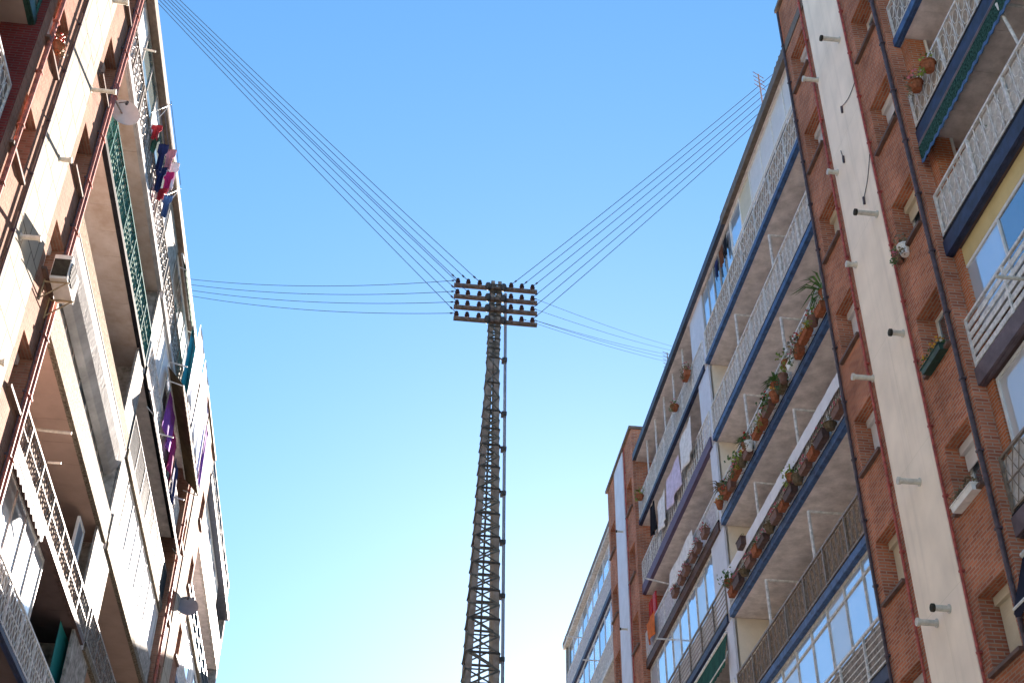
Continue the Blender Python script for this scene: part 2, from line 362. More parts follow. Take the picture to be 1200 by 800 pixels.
def rail_mesh(S, y0, y1, z0, h, style, u=.0):
    b = MB(); z1 = z0 + h
    S.box(b, u, u + .05, y0, y1, z1 - .05, z1); 
    if style == 'slats':
        k = 5
        for i in range(k):
            zz = z0 + .06 + i * (h - .14) / k; S.box(b, u + .01, u + .03, y0, y1, zz, zz + (h - .14) / k * .62)
        n = max(2, int((y1 - y0) / 1.4))
        for i in range(n + 1):
            yy = y0 + .03 + i * (y1 - y0 - .06) / n; S.box(b, u - .005, u + .035, yy - .025, yy + .025, z0, z1 - .05)
        return b
    S.box(b, u + .005, u + .04, y0, y1, z0 + .05, z0 + .085)
    n = max(2, round((y1 - y0) / 1.5))
    for i in range(n + 1):
        yy = y0 + .03 + i * (y1 - y0 - .06) / n; S.box(b, u - .002, u + .045, yy - .025, yy + .025, z0, z1 - .05)
    if style == 'bars':
        k = int((y1 - y0) / .11)
        for i in range(1, k): 
            yy = y0 + i * (y1 - y0) / k; S.box(b, u + .015, u + .031, yy - .008, yy + .008, z0 + .085, z1 - .05)
    elif style == 'lattice':
        k = int((y1 - y0) / .24); w = (y1 - y0) / k; zm = (z0 + .085 + z1 - .05) / 2
        for i in range(k):
            a = y0 + i * w
            for p, q in (((a, z0 + .085), (a + w, zm)), ((a + w, z0 + .085), (a, zm)), ((a, zm), (a + w, z1 - .05)), ((a + w, zm), (a, z1 - .05))):
                b.bar(S.p(u + .022, *p), S.p(u + .022, *q), .011, n=4)
        S.box(b, u + .012, u + .034, y0, y1, zm - .012, zm + .012)
    elif style == 'scroll':
        k = int((y1 - y0) / .30); w = (y1 - y0) / k; H = h - .14
        for i in range(k):
            c = y0 + (i + .5) * w
            S.box(b, u + .015, u + .03, c - w / 2 - .009, c - w / 2 + .009, z0 + .085, z1 - .05)
            for zc, r in ((z0 + .085 + H * .27, .11), (z0 + .085 + H * .72, .11)):
                pts = [S.p(u + .022, c + r * math.cos(t), zc + r * 1.5 * math.sin(t)) for t in [j * math.pi / 4 for j in range(9)]]
                b.tube(pts, .010, n=4)
    elif style == 'wires':
        for i in range(1, 6): 
            zz = z0 + .085 + i * (h - .14) / 6; S.box(b, u + .015, u + .03, y0, y1, zz - .008, zz + .008)
    return b

def balcony(S, par, y0, y1, zb, fascia='blue', fh=.20, gap=.05, rail='lattice', railm='iron_white', screen=None, soffit='soffit', rh=1.0, parapet=None, ph=0, depth=1.45, thick=.24, brackets=()):
    """slab > fascia, soffit, parapet, railing, railing_screen, laundry_bracket"""
    b = MB(); S.box(b, .03, depth, y0, y1, zb + .02, zb + thick)
    sl = b.build('balcony', 'soffit', par, origin=S.p(0, (y0 + y1) / 2, zb)); og = S.p(0, (y0 + y1) / 2, zb)
    b = MB(); n = max(1, round((y1 - y0) / 1.0)); w = (y1 - y0) / n
    for i in range(n): S.box(b, .10, depth - .004, y0 + i * w + .004, y0 + (i + 1) * w - .004, zb + .003, zb + .018)
    b.build('soffit', soffit, sl, origin=og)
    b = MB(); S.box(b, -.03, .028, y0, y1, zb, zb + fh, 0)
    if gap: S.box(b, -.005, .026, y0, y1, zb + fh + .001, zb + fh + gap, 1)  # black strip paints the shade between slab edge and railing
    S.box(b, .03, .098, y0, y1, zb - .012, zb + .018, 0)
    b.build('fascia', [fascia, 'black_edge_gap_shade'], sl, origin=og)
    zt = zb + fh + gap
    if parapet:
        b = MB(); S.box(b, -.01, .10, y0, y1, zt, zt + ph); b.build('parapet', parapet, sl, origin=og); zt += ph; 
    if rail:
        rail_mesh(S, y0, y1, zt, rh - ph, rail).build('railing', railm, sl, origin=og)
    if screen:
        b = MB(); k = max(1, round((y1 - y0) / .9)); w = (y1 - y0) / k
        for i in range(k):
            j = rnd.uniform(-.006, .006); S.box(b, .062 + j, .068 + j, y0 + i * w + .01, y0 + (i + 1) * w - .01, zt + .04, zt + rh - ph - .07)
        b.build('railing_screen', screen, sl, origin=og)
    for yy in brackets:
        b = MB(); z2 = zb + 2.56
        b.bar(S.p(.10, yy, zt + .3), S.p(.10, yy, z2), .038, n=8); b.bar(S.p(.10, yy, z2 - .01), S.p(1.40, yy, z2 - .01), .032, n=8)
        b.build('laundry_bracket', 'iron_white', sl, origin=S.p(.10, yy, z2))
    return sl

def backwall(S, par, y0, y1, z0, z1, m='render_cream', doors=()):
    hs = []
    for d in doors: hs.append((d[0], d[1], z0 + .12, z0 + (2.2 if d[2] else 2.1)))
    b = wall_open(S, 1.46, y0, y1, z0, z1, hs, .12, .25); w = b.build('back_wall', m, par, origin=S.p(1.46, (y0 + y1) / 2, z0))
    for h, d in zip(hs, doors):
        window(S, par, 1.56, h[0], h[1], h[2], h[3], frame=d[3] if len(d) > 3 else 'white', pane='glass', sill=None, name='balcony_door')
    return w

def bay(S, par, yc, ztop, brickm, panelm, mats, hasblind, ground=0, red='red_pipe', open_rot=0):
    """brick bay between the balcony runs, 5.2 m wide and centred on yc"""
    y0, y1 = yc - 2.6, yc + 2.6; u = -.15
    holes = []
    K = [9.8 + 2.88 * k for k in range(-3, 7)]
    for z in K:
        holes.append((yc - 2.25, yc - 1.22, z, z + 1.33)); holes.append((yc + 1.30, yc + 2.33, z, z + 1.33))
    wb = wall_open(S, u, y0, y1, ground, ztop, holes, .46, 4.0); wb.build('brick_bay', brickm, par, origin=S.p(u, yc, ground))
    b = MB(); S.box(b, u - .035, u - .002, yc - .85, yc + .95, ground + .4, ztop - .03); b.build('render_panel', panelm, par, origin=S.p(u, yc, ground))
    for i, h in enumerate(holes):
        bl = hasblind(i)
        window(S, par, u + .38, *h, frame='white', pane='glass', blind=bl, blindm=('blind', 'blind_cream')[i % 3 == 0], uf=u, sill='sill')
    b = MB(); S.box(b, u - .10, 3.9, y0 - .06, y1 + .06, ztop, ztop + .12); b.build('coping', 'roof_brown', par, origin=S.p(u, yc, ztop))
    for dy, r, m_ in mats:
        b = MB(); b.bar(S.p(u - .06, yc + dy, ground), S.p(u - .06, yc + dy, ztop - .1), r, n=8)
        z = 3.0
        while z < ztop - 1: S.box(b, u - .06 - r * 1.15, u - .002, yc + dy - r * 1.25, yc + dy + r * 1.25, z, z + .04); z += 1.45
        b.build('drainpipe', m_, par, origin=S.p(u - .06, yc + dy, ground))

def flue(S, par, y, z, l, r=.055, dark=True, u=-.15, m_='flue'):
    b = MB(); x0 = S.x(u - .03); x1 = S.x(u - .03 - l)
    b.bar((x0, y, z), (x1, y, z), r, 0, 12); 
    b.bar((x1, y, z), (S.x(u - .03 - l - .05), y, z), r * 1.35, 1, 12)
    b.bar((S.x(u - .03), y, z), (S.x(u - .05), y, z), r * 1.5, 0, 12)
    b.build('flue_pipe', [m_, 'flue_dark' if dark else m_], par, origin=(x0, y, z))

# levels
ZR = [26.0 - 2.9 * k for k in range(0, 9)]      # right slab undersides from the top storey downwards
ZL = [27.05 - 2.93 * k for k in range(0, 9)]
YB1 = 19.7; YB2 = 45.9; P0, P1, PM = YB1 + 2.6, YB2 - 2.6, 32.8     # 22.3 .. 43.3, party wall at 32.8
Y0A = 3.5

# ================================================================== RIGHT BUILDING
rb = empty('apartment_building', 'tall red brick apartment block on the right with blue balcony edges and a cream panel', 'building', (XR, 30, 0))
backdepth = 11
b = MB()
for a, c, z in ((Y0A, P1 + 5.2 - 5.2, 28.9),): b.box(XR + 1.75, XR + backdepth, a, c, 0, z)
b.build('core_wall', 'render_cream', rb, origin=(XR + 5, 20, 0))
bay(RT, rb, YB1, 30.6, 'brick', 'cream', [(-2.47, .042, 'dark_pipe'), (-.98, .027, 'red_pipe'), (1.12, .027, 'red_pipe'), (2.55, .035, 'dark_pipe')],
    lambda i: [None, .35, None, .5, .3, None, .9, .45, .35, .95, None, .6, .3, .95, .3, .4, None, .9, .5, .9][i % 20])
bay(RT, rb, YB2, 30.4, 'brick', 'white_panel', [(-1.3, .025, 'red_pipe')], lambda i: [None, .6, .9, None][i % 4])
for y, z, l, dk in ((19.1, 25.65, .42, 1), (20.62, 25.95, .34, 0), (19.05, 20.1, .45, 1), (19.02, 16.95, .24, 1), (20.68, 17.05, .40, 0), (19.58, 13.95, .38, 0), (19.44, 11.37, .28, 1),
                  (20.0, 11.36, .33, 0), (20.46, 19.9, .18, 0), (20.5, 22.7, .2, 0), (19.5, 8.2, .3, 1)):
    flue(RT, rb, y, z, l, dark=bool(dk))
for z in (26.9, 22.7, 18.9): flue(RT, rb, 45.5, z, .25, .04)
# thin cables hanging on the cream panel
for (ya, za), (yb, zb_) in (((18.80, 21.6), (19.45, 20.95)), ((18.75, 23.85), (19.62, 23.95)), ((20.1, 23.0), (20.02, 22.75))):
    b = MB(); b.tube([RT.p(-.20, ya + (yb - ya) * t, za + (zb_ - za) * t - .10 * math.sin(math.pi * t)) for t in [i / 8 for i in range(9)]], .009)
    b.bar(RT.p(-.21, yb, zb_), RT.p(-.21, yb + .02, zb_ - .18), .028, n=8); b.build('hanging_cable', 'dark_pipe', rb, origin=RT.p(-.2, ya, za))

# --- near flat of the middle block (22.3 .. 32.8) and the far flat (32.8 .. 43.3)
brk = (26.0, 29.6)
A0, A1 = P0 + .004, PM - .16; B0, B1 = PM + .16, P1 - .004
balcony(RT, rb, A0, A1, ZR[0], 'blue', .16, .05, 'lattice', 'iron_white', 'screen_beige', rh=1.05)
balcony(RT, rb, A0, A1, ZR[1], 'blue', .17, .10, 'scroll', 'iron_white', 'screen_white', rh=1.0, brackets=brk)
balcony(RT, rb, A0, A1, ZR[2], 'blue', .17, .09, 'scroll', 'iron_white', None, rh=1.0, brackets=brk)
balcony(RT, rb, A0, A1, ZR[3], 'blue', .20, .06, 'bars', 'iron_white', 'screen_grey', rh=1.0, brackets=brk)
balcony(RT, rb, A0, A1, ZR[4], 'blue', .17, .06, 'scroll', 'iron_brown', 'screen_brown', rh=1.0, brackets=brk)
balcony(RT, rb, A0, A1, ZR[5], 'blue_dark', .26, .06, 'wires', 'iron_white', 'screen_grey', rh=1.0)
for z in ZR[6:]: balcony(RT, rb, A0, A1, z, 'blue', .2, .06, 'bars', 'iron_white', 'screen_beige')
balcony(RT, rb, B0, B1, ZR[0], 'blue_dark', .16, .05, 'bars', 'iron_white', 'screen_beige', rh=1.0)
balcony(RT, rb, B0, B1, ZR[1], 'purple', .36, .0, 'scroll', 'iron_white', 'screen_grey', rh=.95, thick=.4)
balcony(RT, rb, B0, B1, ZR[2], 'brown_edge', .28, .08, 'bars', 'iron_white', 'screen_lilac', rh=1.0)
balcony(RT, rb, B0, B1, ZR[3], 'blue_dark', .20, .06, 'wires', 'iron_brown', 'screen_white', rh=1.0)
for z in ZR[4:]: balcony(RT, rb, B0, B1, z, 'blue_dark', .2, .06, 'bars', 'iron_white', 'screen_beige')
for k, z in enumerate(ZR):
    zt = z + .24; zc = z + 2.9 if k else 28.9
    bm = 'render_cream' if k != 0 else 'render_white'
    backwall(RT, rb, A0, A1, zt, zc - .003, bm, [(24.2, 25.6, 1, 'white'), (28.6, 30.0, 1, 'white')])
    backwall(RT, rb, B0, B1, zt, zc - .003, bm, [(35.4, 36.8, 1, 'white'), (40.6, 41.4, 0, 'door_red' if k in (2, 3) else 'white')])
    b = MB(); b.box(XR + .16, XR + 1.45, PM - .155, PM + .155, zt + .001, zc - .004); b.build('party_wall', 'render_cream', rb, origin=(XR, PM, zt))
    b = MB(); b.box(XR + .035, XR + .10, PM - .155, PM + (1.5, 1.1, .5, 1.3, .6, .5, .5, .5, .5)[k], zt + .001, zc - .02); b.build('white_end_panel', 'white_panel', rb, origin=(XR, PM, zt))
# top storey enclosure: panes with white blinds, two dark gaps, a dark cupboard end
glazing(RT, rb, A0, 29.0, 27.56, 28.855, 6, .03, 'white', ['blind', 'blind', 'blind', 'blind', 'blind_cream', 'glass_sky'])
glazing(RT, rb, A0, 29.0, 27.28, 27.555, 6, .05, 'white', ['glass_sky', 'dark', 'dark', 'glass_sky', 'dark', 'glass_sky'])
glazing(RT, rb, 29.05, PM - .2, 27.28, 28.855, 5, .05, 'alu_grey', ['glass_sky', 'glass', 'glass', 'glass_sky', 'glass_sky'])
for yy in (34.2, 35.7, 37.2, 38.7, 40.2, 41.7):
    b = MB(); b.bar(RT.p(.1, yy, 27.0), RT.p(.1, yy, 28.84), .035, n=8); b.build('terrace_post', 'iron_white', rb, origin=RT.p(.1, yy, 27))
b = MB(); RT.box(b, -.14, .6, Y0A, 29.2, 28.9, 29.12); RT.box(b, -.18, -.141, Y0A, 29.2, 28.86, 29.18); b.build('eave', 'roof_brown', rb, origin=(XR, 25, 28.9))
b = MB(); RT.box(b, -.14, .6, 29.21, P1 - .01, 28.9, 29.12); RT.box(b, -.16, -.141, 29.21, P1 - .01, 28.88, 29.16); b.build('eave', 'roof_dark', rb, origin=(XR, 35, 28.9))
b = MB(); RT.box(b, -.02, 1.45, Y0A, P1 - .012, 28.862, 28.896); b.build('eave_soffit', 'soffit', rb, origin=(XR, 25, 28.87))
b = MB(); RT.box(b, .61, backdepth + .2, Y0A, P1 - .01, 28.905, 29.2); b.build('roof', 'roof', rb, origin=(XR, 25, 28.9))
# closed balcony in glass painted with pale blue sky reflection, and the far flat's one
glazing(RT, rb, A0 + .02, A1 - .02, ZR[5] + .98, ZR[4] - .02, 9, .09, 'white_dirty', ['glass_sky', 'glass_sky', 'glass_grey', 'glass_sky', 'glass_sky', 'glass_grey', 'glass_sky'], transom=.34)
glazing(RT, rb, B0 + 1.2, B1 - .1, ZR[3] + .55, ZR[2] - .03, 8, .09, 'white_dirty', ['glass_sky', 'glass_grey', 'glass_sky'])
glazing(RT, rb, B0 + .3, B1 - .1, ZR[5] + .55, ZR[4] - .03, 9, .09, 'white_dirty', ['glass_sky'])
glazing(RT, rb, A0, A1, ZR[6] + .55, ZR[5] - .03, 9, .09, 'white_dirty', ['glass_sky', 'glass'])
b = MB(); b.bar(RT.p(-.45, 40.9, 22.55), RT.p(1.3, 40.9, 22.2), .03); b.build('awning_pole', 'iron_white', rb, origin=RT.p(0, 40.9, 22.4))
b = MB(); b.bar(RT.p(-.5, 39.6, 19.7), RT.p(.3, 39.6, 19.7), .03); b.build('awning_pole', 'iron_white', rb, origin=RT.p(0, 39.6, 19.7))

for y_ in (42.1, 42.75):
    b = MB(); RT.box(b, .16, .22, y_, y_ + .45, 20.5, 22.7); 
    for k in range(14): RT.box(b, .15, .161, y_ + .04, y_ + .41, 20.6 + k * .15, 20.68 + k * .15)
    b.build('red_shutter', 'door_red', rb, origin=RT.p(.2, y_, 20.5))
# --- flat nearest the camera (3.5 .. 17.1)
N0, N1 = Y0A, YB1 - 2.604
balcony(RT, rb, N0, N1, ZR[0], 'blue', .2, .05, 'lattice', 'iron_white', 'screen_white')
balcony(RT, rb, N0, N1, ZR[1], 'blue', .2, .05, 'scroll', 'iron_white', 'screen_grey')
balcony(RT, rb, N0, N1, ZR[2], 'blue_dark', .34, .12, 'scroll', 'iron_white', 'screen_beige', rh=.95)
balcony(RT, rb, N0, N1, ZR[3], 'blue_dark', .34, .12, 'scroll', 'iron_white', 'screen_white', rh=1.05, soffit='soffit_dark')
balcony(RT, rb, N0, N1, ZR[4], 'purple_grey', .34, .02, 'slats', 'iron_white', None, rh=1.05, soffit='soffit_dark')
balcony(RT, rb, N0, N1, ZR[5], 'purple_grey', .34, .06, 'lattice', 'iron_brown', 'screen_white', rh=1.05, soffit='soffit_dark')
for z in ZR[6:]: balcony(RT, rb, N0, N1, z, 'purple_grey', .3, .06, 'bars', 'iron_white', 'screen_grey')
for k, z in enumerate(ZR):
    zc = z + 2.9 if k else 28.9
    backwall(RT, rb, N0, N1, z + .24, zc - .003, 'render_cream', [(14.2, 15.6, 1, 'white'), (9, 10.4, 1, 'white')])
    b = MB(); RT.box(b, .12, .50, N1 - .25, N1, z + .5, zc - .01); RT.box(b, .51, .56, N1 - .27, N1, z + .5, zc - .01, 1); b.build('brick_return', ['brick_orange', 'white'], rb, origin=RT.p(.3, N1, z))
glazing(RT, rb, N0, N1 - .05, ZR[4] + 1.0, ZR[3] - .42, 9, .16, 'alu', ['glass_sky', 'glass_sky', 'glass_sky', 'glass'])
b = MB(); RT.box(b, .16, .24, N0, N1 - .05, ZR[3] - .415, ZR[3] - .005); b.build('yellow_lintel_panel', 'render_yellow', rb, origin=RT.p(.2, 12, ZR[3]))
glazing(RT, rb, N0, N1 - .30, ZR[5] + 1.0, ZR[4] - .05, 8, .14, 'alu', ['glass_sky', 'glass_grey', 'glass_sky'])
glazing(RT, rb, N0, N1 - .30, ZR[6] + 1.0, ZR[5] - .05, 10, .14, 'alu', ['glass_sky'])
b = MB(); b.box(XR + .13, XR + .5, N0 - .3, N0 - .01, 0, 29.1); b.build('end_wall', 'brick', rb, origin=(XR, N0, 0))

# --- far block on the right, beyond the second brick bay
rf = empty('apartment_building', 'far apartment block on the right behind the second brick bay, with blue glazing', 'building', (XR, 55, 0))
F0, F1 = YB2 + 2.61, 61.0
b = MB(); b.box(XR + 1.75, XR + backdepth, P1 + .2, F1, 0, 28.7); b.build('core_wall', 'render_cream', rf, origin=(XR + 5, 55, 0))
for k, z in enumerate(ZR):
    balcony(RT, rf, F0, F1, z, ('blue_dark', 'white_dirty', 'blue_dark', 'blue_dark', 'blue_dark', 'blue_dark', 'blue', 'blue', 'blue')[k], .22, .05, 'bars', 'iron_white', ('screen_lilac', 'screen_white', 'screen_grey')[k % 3], rh=1.0)
    backwall(RT, rf, F0, F1, z + .24, (z + 2.9 if k else 28.7) - .003, 'render_cream', [(52, 53.4, 1, 'white'), (57, 58.4, 1, 'white')])
    if k in (0, 1, 3): glazing(RT, rf, F0 + .1, F1 - .1, z + 1.2, (z + 2.9 if k else 28.7) - .03, 9, .08, 'alu', ['glass_sky', 'glass_sky', 'glass'])
b = MB(); RT.box(b, -.13, 1.2, F0, F1 + .4, 28.72, 28.86); b.build('eave', 'white_dirty', rf, origin=(XR, 55, 28.7))
b = MB(); RT.box(b, -.15, backdepth, F0, F1 + .42, 28.862, 29.08); b.build('roof', 'roof_brown', rf, origin=(XR, 55, 28.9))
b = MB(); b.box(XR - .02, XR + backdepth, F1 + .004, F1 + .25, 0, 28.7); b.build('end_wall', 'render_white', rf, origin=(XR, F1, 0))
for y, z in ((57.3, 27.6), (52.5, 24.4), (56, 24.3)):
    b = MB(); b.bar(RT.p(-.7, y, z), RT.p(.3, y, z), .03); b.build('awning_pole', 'iron_white', rf, origin=RT.p(0, y, z))

# ================================================================== LEFT BUILDING
lb = empty('apartment_building', 'sunlit pale apartment block on the left with cream stone panel and red pipes', 'building', (-XL, 30, 0))
YL1 = 19.85
LA0, LA1, LB0, LB1 = YL1 + 2.604, 32.64, 32.96, YB2 - 2.604
b = MB(); b.box(-XL - backdepth, -XL - 1.75, Y0A, YB2 - 2.6, 0, 29.8); b.build('core_wall', 'render_cream', lb, origin=(-XL - 5, 20, 0))
bay(LF, lb, YL1, 30.6, 'brick_pink', 'cream_left', [(-2.15, .05, 'red_pipe_lit'), (2.50, .07, 'red_pipe_lit'), (2.33, .045, 'red_pipe_lit'), (2.22, .013, 'dark_pipe'), (-.90, .018, 'dark_pipe')],
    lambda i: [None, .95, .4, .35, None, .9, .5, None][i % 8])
bay(LF, lb, YB2, 30.6, 'brick_pink', 'cream_left', [(-2.4, .05, 'red_pipe_lit')], lambda i: [None, .6, .9, None][i % 4])
for y, z, l in ((20.78, 23.3, .50), (20.18, 20.55, .20), (19.4, 17.75, .34), (20.5, 26.0, .3), (19.6, 15.0, .3)):
    flue(LF, lb, y, z, l, .05, dark=False)
b = MB(); LF.box(b, -.149, .6, YL1 - 2.62, YL1 - 2.602, 3, 30); b.build('side_trim', 'brick_dark', lb, origin=LF.p(0, 17.2, 3))

balcony(LF, lb, LA0, LA1, ZL[0], 'render_grey', .22, .05, 'scroll', 'iron_aged', 'screen_white', rh=1.1, soffit='soffit_grey')
balcony(LF, lb, LA0, LA1, ZL[1], 'black_edge_gap_shade', .16, .03, 'lattice', 'green_rail', 'green_mesh', rh=1.15, soffit='soffit_grey')
cv = balcony(LF, lb, LA0, LA1, ZL[2], 'render_grey', .03, .0, None, parapet='pebble', ph=.52, rh=1.0, soffit='render_grey')
b = MB(); prof = [(-.012, 21.22), (-.012, 21.05), (.02, 20.90), (.12, 20.66), (.26, 20.48), (.44, 20.40), (.44, 21.19)]
for (u0, z0), (u1, z1) in zip(prof, prof[1:]): b.face([LF.p(u0, LA0, z0), LF.p(u1, LA0, z1), LF.p(u1, LA1, z1), LF.p(u0, LA1, z0)])
for yy in (LA0, LA1): b.face([LF.p(u, yy, z) for u, z in prof])
b.build('plaster_cove', 'render_grey', cv, origin=LF.p(0, 27, 21))
balcony(LF, lb, LA0, LA1, ZL[3], 'beige_crack', .30, .0, None, parapet='beige_crack', ph=.55, rh=1.0, soffit='soffit_pink')
balcony(LF, lb, LA0, LA1, ZL[4], 'brown_edge', .14, .03, 'lattice', 'iron_aged', 'screen_pink', rh=.9, soffit='soffit_dark')
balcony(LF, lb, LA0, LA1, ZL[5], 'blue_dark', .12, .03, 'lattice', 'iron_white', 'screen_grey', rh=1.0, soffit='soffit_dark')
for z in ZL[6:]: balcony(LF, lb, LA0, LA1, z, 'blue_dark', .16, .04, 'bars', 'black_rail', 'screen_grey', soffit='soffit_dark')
balcony(LF, lb, LB0, LB1, ZL[0], 'render_grey', .22, .05, 'scroll', 'iron_aged', 'screen_white', rh=1.1)
balcony(LF, lb, LB0, LB1, ZL[1], 'black_edge_gap_shade', .3, .03, 'lattice', 'iron_white', 'screen_white', rh=.9)
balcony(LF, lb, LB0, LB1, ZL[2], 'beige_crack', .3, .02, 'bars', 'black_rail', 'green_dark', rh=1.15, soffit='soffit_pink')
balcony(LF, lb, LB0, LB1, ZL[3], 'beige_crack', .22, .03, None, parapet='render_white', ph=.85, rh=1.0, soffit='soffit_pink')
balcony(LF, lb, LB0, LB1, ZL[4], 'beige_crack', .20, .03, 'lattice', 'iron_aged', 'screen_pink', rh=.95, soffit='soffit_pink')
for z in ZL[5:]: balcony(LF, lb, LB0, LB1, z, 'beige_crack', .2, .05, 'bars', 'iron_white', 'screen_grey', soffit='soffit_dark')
balcony(LF, lb, Y0A, YL1 - 2.61, ZL[0], 'green_dark', .2, .05, 'lattice', 'iron_white', 'screen_grey')
for k, z in enumerate(ZL[1:]): balcony(LF, lb, Y0A, YL1 - 2.61, z, 'green_dark', .2, .05, 'scroll', ('iron_white', 'green_rail')[k % 2], 'screen_grey', soffit='soffit_pink')
for k, z in enumerate(ZL):
    zt = z + .24; zc = (z + 2.93 if k else 29.9)
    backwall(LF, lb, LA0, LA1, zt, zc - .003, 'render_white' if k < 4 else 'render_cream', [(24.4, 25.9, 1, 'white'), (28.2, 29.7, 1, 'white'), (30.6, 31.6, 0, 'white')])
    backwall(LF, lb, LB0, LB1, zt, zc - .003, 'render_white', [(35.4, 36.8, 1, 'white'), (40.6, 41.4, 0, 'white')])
    backwall(LF, lb, Y0A, YL1 - 2.61, zt, zc - .003, 'render_cream', [(12.4, 13.8, 1, 'white')])
    b = MB(); b.box(-XL - 1.45, -XL - .12, PM - .155, PM + .155, zt + .001, zc - .004); b.build('party_wall', 'render_white', lb, origin=(-XL, PM, zt))
    b = MB(); b.box(-XL - .10, -XL - .035, PM - (1.2 if k not in (1, 3) else .16), PM + (1.2 if k != 2 else .2), zt + .001, zc - .02); b.build('white_end_panel', 'render_white', lb, origin=(-XL, PM, zt))
glazing(LF, lb, LA0, LA1, ZL[0] + 1.45, 29.86, 9, .06, 'alu_grey', ['glass_green', 'curtain', 'glass_green', 'glass_green', 'curtain', 'glass_green'])
glazing(LF, lb, LA0, LA1, ZL[3] + .9, ZL[2] - .04, 9, .47, 'white', ['curtain', 'glass_sky', 'curtain', 'curtain'])
glazing(LF, lb, LB0 + 1.2, LB1, ZL[0] + 1.4, 29.86, 8, .06, 'white', ['curtain', 'glass_sky', 'curtain'])
glazing(LF, lb, LB0 + 1.3, LB1, ZL[3] + 1.1, ZL[2] - .02, 7, .05, 'white', ['curtain', 'blind'])
glazing(LF, lb, LB0 + 1.3, 38.5, ZL[1] + 1.2, ZL[0] - .02, 4, .05, 'white', ['curtain', 'blind', 'glass_sky'])
glazing(LF, lb, LA0, 27.8, ZL[5] + 1.15, ZL[4] - .05, 5, .16, 'white_dirty', ['glass_sky', 'glass_grey', 'glass_sky'])
glazing(LF, lb, 30.6, LA1 - 1.2, ZL[4] + 1.0, ZL[3] - .3, 1, .3, 'white', ['glass_sky'])
b = MB(); LF.box(b, -.10, .6, Y0A, LB1, 29.9, 30.1); LF.box(b, -.16, -.101, Y0A, LB1, 29.88, 30.22); b.build('eave', 'roof_brown', lb, origin=(-XL, 25, 29.9))
b = MB(); LF.box(b, .61, backdepth + .2, Y0A, LB1, 29.9, 30.2); b.build('roof', 'roof', lb, origin=(-XL, 25, 29.9))
b = MB(); b.bar(LF.p(.2, 26.2, 16.9), LF.p(-.1, 26.2, 16.9), .03); b.build('awning_pole', 'flue', lb, origin=LF.p(0, 26.2, 16.9))
b = MB(); b.bar(LF.p(-.05, 26.6, 17.95), LF.p(1.4, 26.6, 18.02), .04); b.build('awning_pole', 'flue', lb, origin=LF.p(0, 26.6, 18))
b = MB(); b.bar(LF.p(-.25, 24.6, 29.0), LF.p(.9, 24.6, 29.2), .03); b.build('awning_pole', 'flue', lb, origin=LF.p(0, 24.6, 29))
for y, z in ((36.4, 26.9), (40.6, 24.2), (36.4, 24.1)):
    b = MB(); b.bar(LF.p(-.55, y, z), LF.p(.5, y, z + .25), .025); b.build('awning_pole', 'iron_white', lb, origin=LF.p(0, y, z))

lf = empty('apartment_building', 'far pale apartment block on the left beyond the second bay, partly in shadow', 'building', (-XL, 56, 0))
G0, G1 = YB2 + 2.61, 62.5
b = MB(); b.box(-XL - backdepth, -XL - 1.75, P1 + .2, G1, 0, 29.6); b.build('core_wall', 'render_cream', lf, origin=(-XL - 5, 55, 0))
for k, z in enumerate(ZL):
    balcony(LF, lf, G0, G1, z, ('white_dirty', 'beige_crack', 'blue_dark', 'beige_crack')[k % 4], .25, .05, ('bars', 'lattice')[k % 2], ('iron_white', 'black_rail')[k % 2], ('screen_white', 'green_mesh', 'screen_white')[k % 3], rh=1.0)
    backwall(LF, lf, G0, G1, z + .24, (z + 2.93 if k else 29.7) - .003, 'render_white', [(52, 53.4, 1, 'white'), (57, 58.4, 1, 'white')])
    if k % 2 == 0: glazing(LF, lf, G0 + .1, G1 - 4, z + 1.2, (z + 2.93 if k else 29.7) - .03, 6, .08, 'alu', ['glass_sky', 'curtain'])
b = MB(); LF.box(b, -.2, backdepth, G0, G1 + .1, 29.7, 29.95); b.build('roof', 'roof_dark', lf, origin=(-XL, 55, 29.7))
b = MB(); b.box(-XL - backdepth, -XL + .02, G1 + .004, G1 + .25, 0, 29.69); b.build('end_wall', 'render_white', lf, origin=(-XL, G1, 0))
b = rail_mesh(LF, YB2 + 2.7, 61, 29.96, .9, 'lattice', -.15); b.build('roof_railing', 'black_rail', lf, origin=(-XL, 55, 30))

# building that closes the street far ahead; its roof line throws the shade on the lower left facade
cb = empty('apartment_building', 'tall block closing the far end of the street, hidden below the bottom of the view', 'building', (3, 90, 0))
hs = [(x, x + 1.5, z, z + 1.5) for x in range(-3, 9, 4) for z in range(3, 34, 3)]
class Cross(Side):
    def p(s, u, y, z): return (y, 85 + u, z)
    def box(s, b, u0, u1, y0, y1, z0, z1, mi=0): b.box(y0, y1, 85 + u0, 85 + u1, z0, z1, mi)
CX = Cross(1, 85)
wall_open(CX, 0, -4, 10, 0, 34.4, hs, .25, 12).build('wall', 'brick', cb, origin=(5, 85, 0))
b = MB()
for h in hs: CX.box(b, .2, .24, *h)
o = b.build('window_panes', 'glass', cb, origin=(5, 85, 0)); o['kind'] = 'stuff'
b = MB(); b.box(-4.2, 10.2, 84.8, 97.2, 34.4, 34.6); b.build('roof', 'roof_brown', cb, origin=(5, 85, 34))

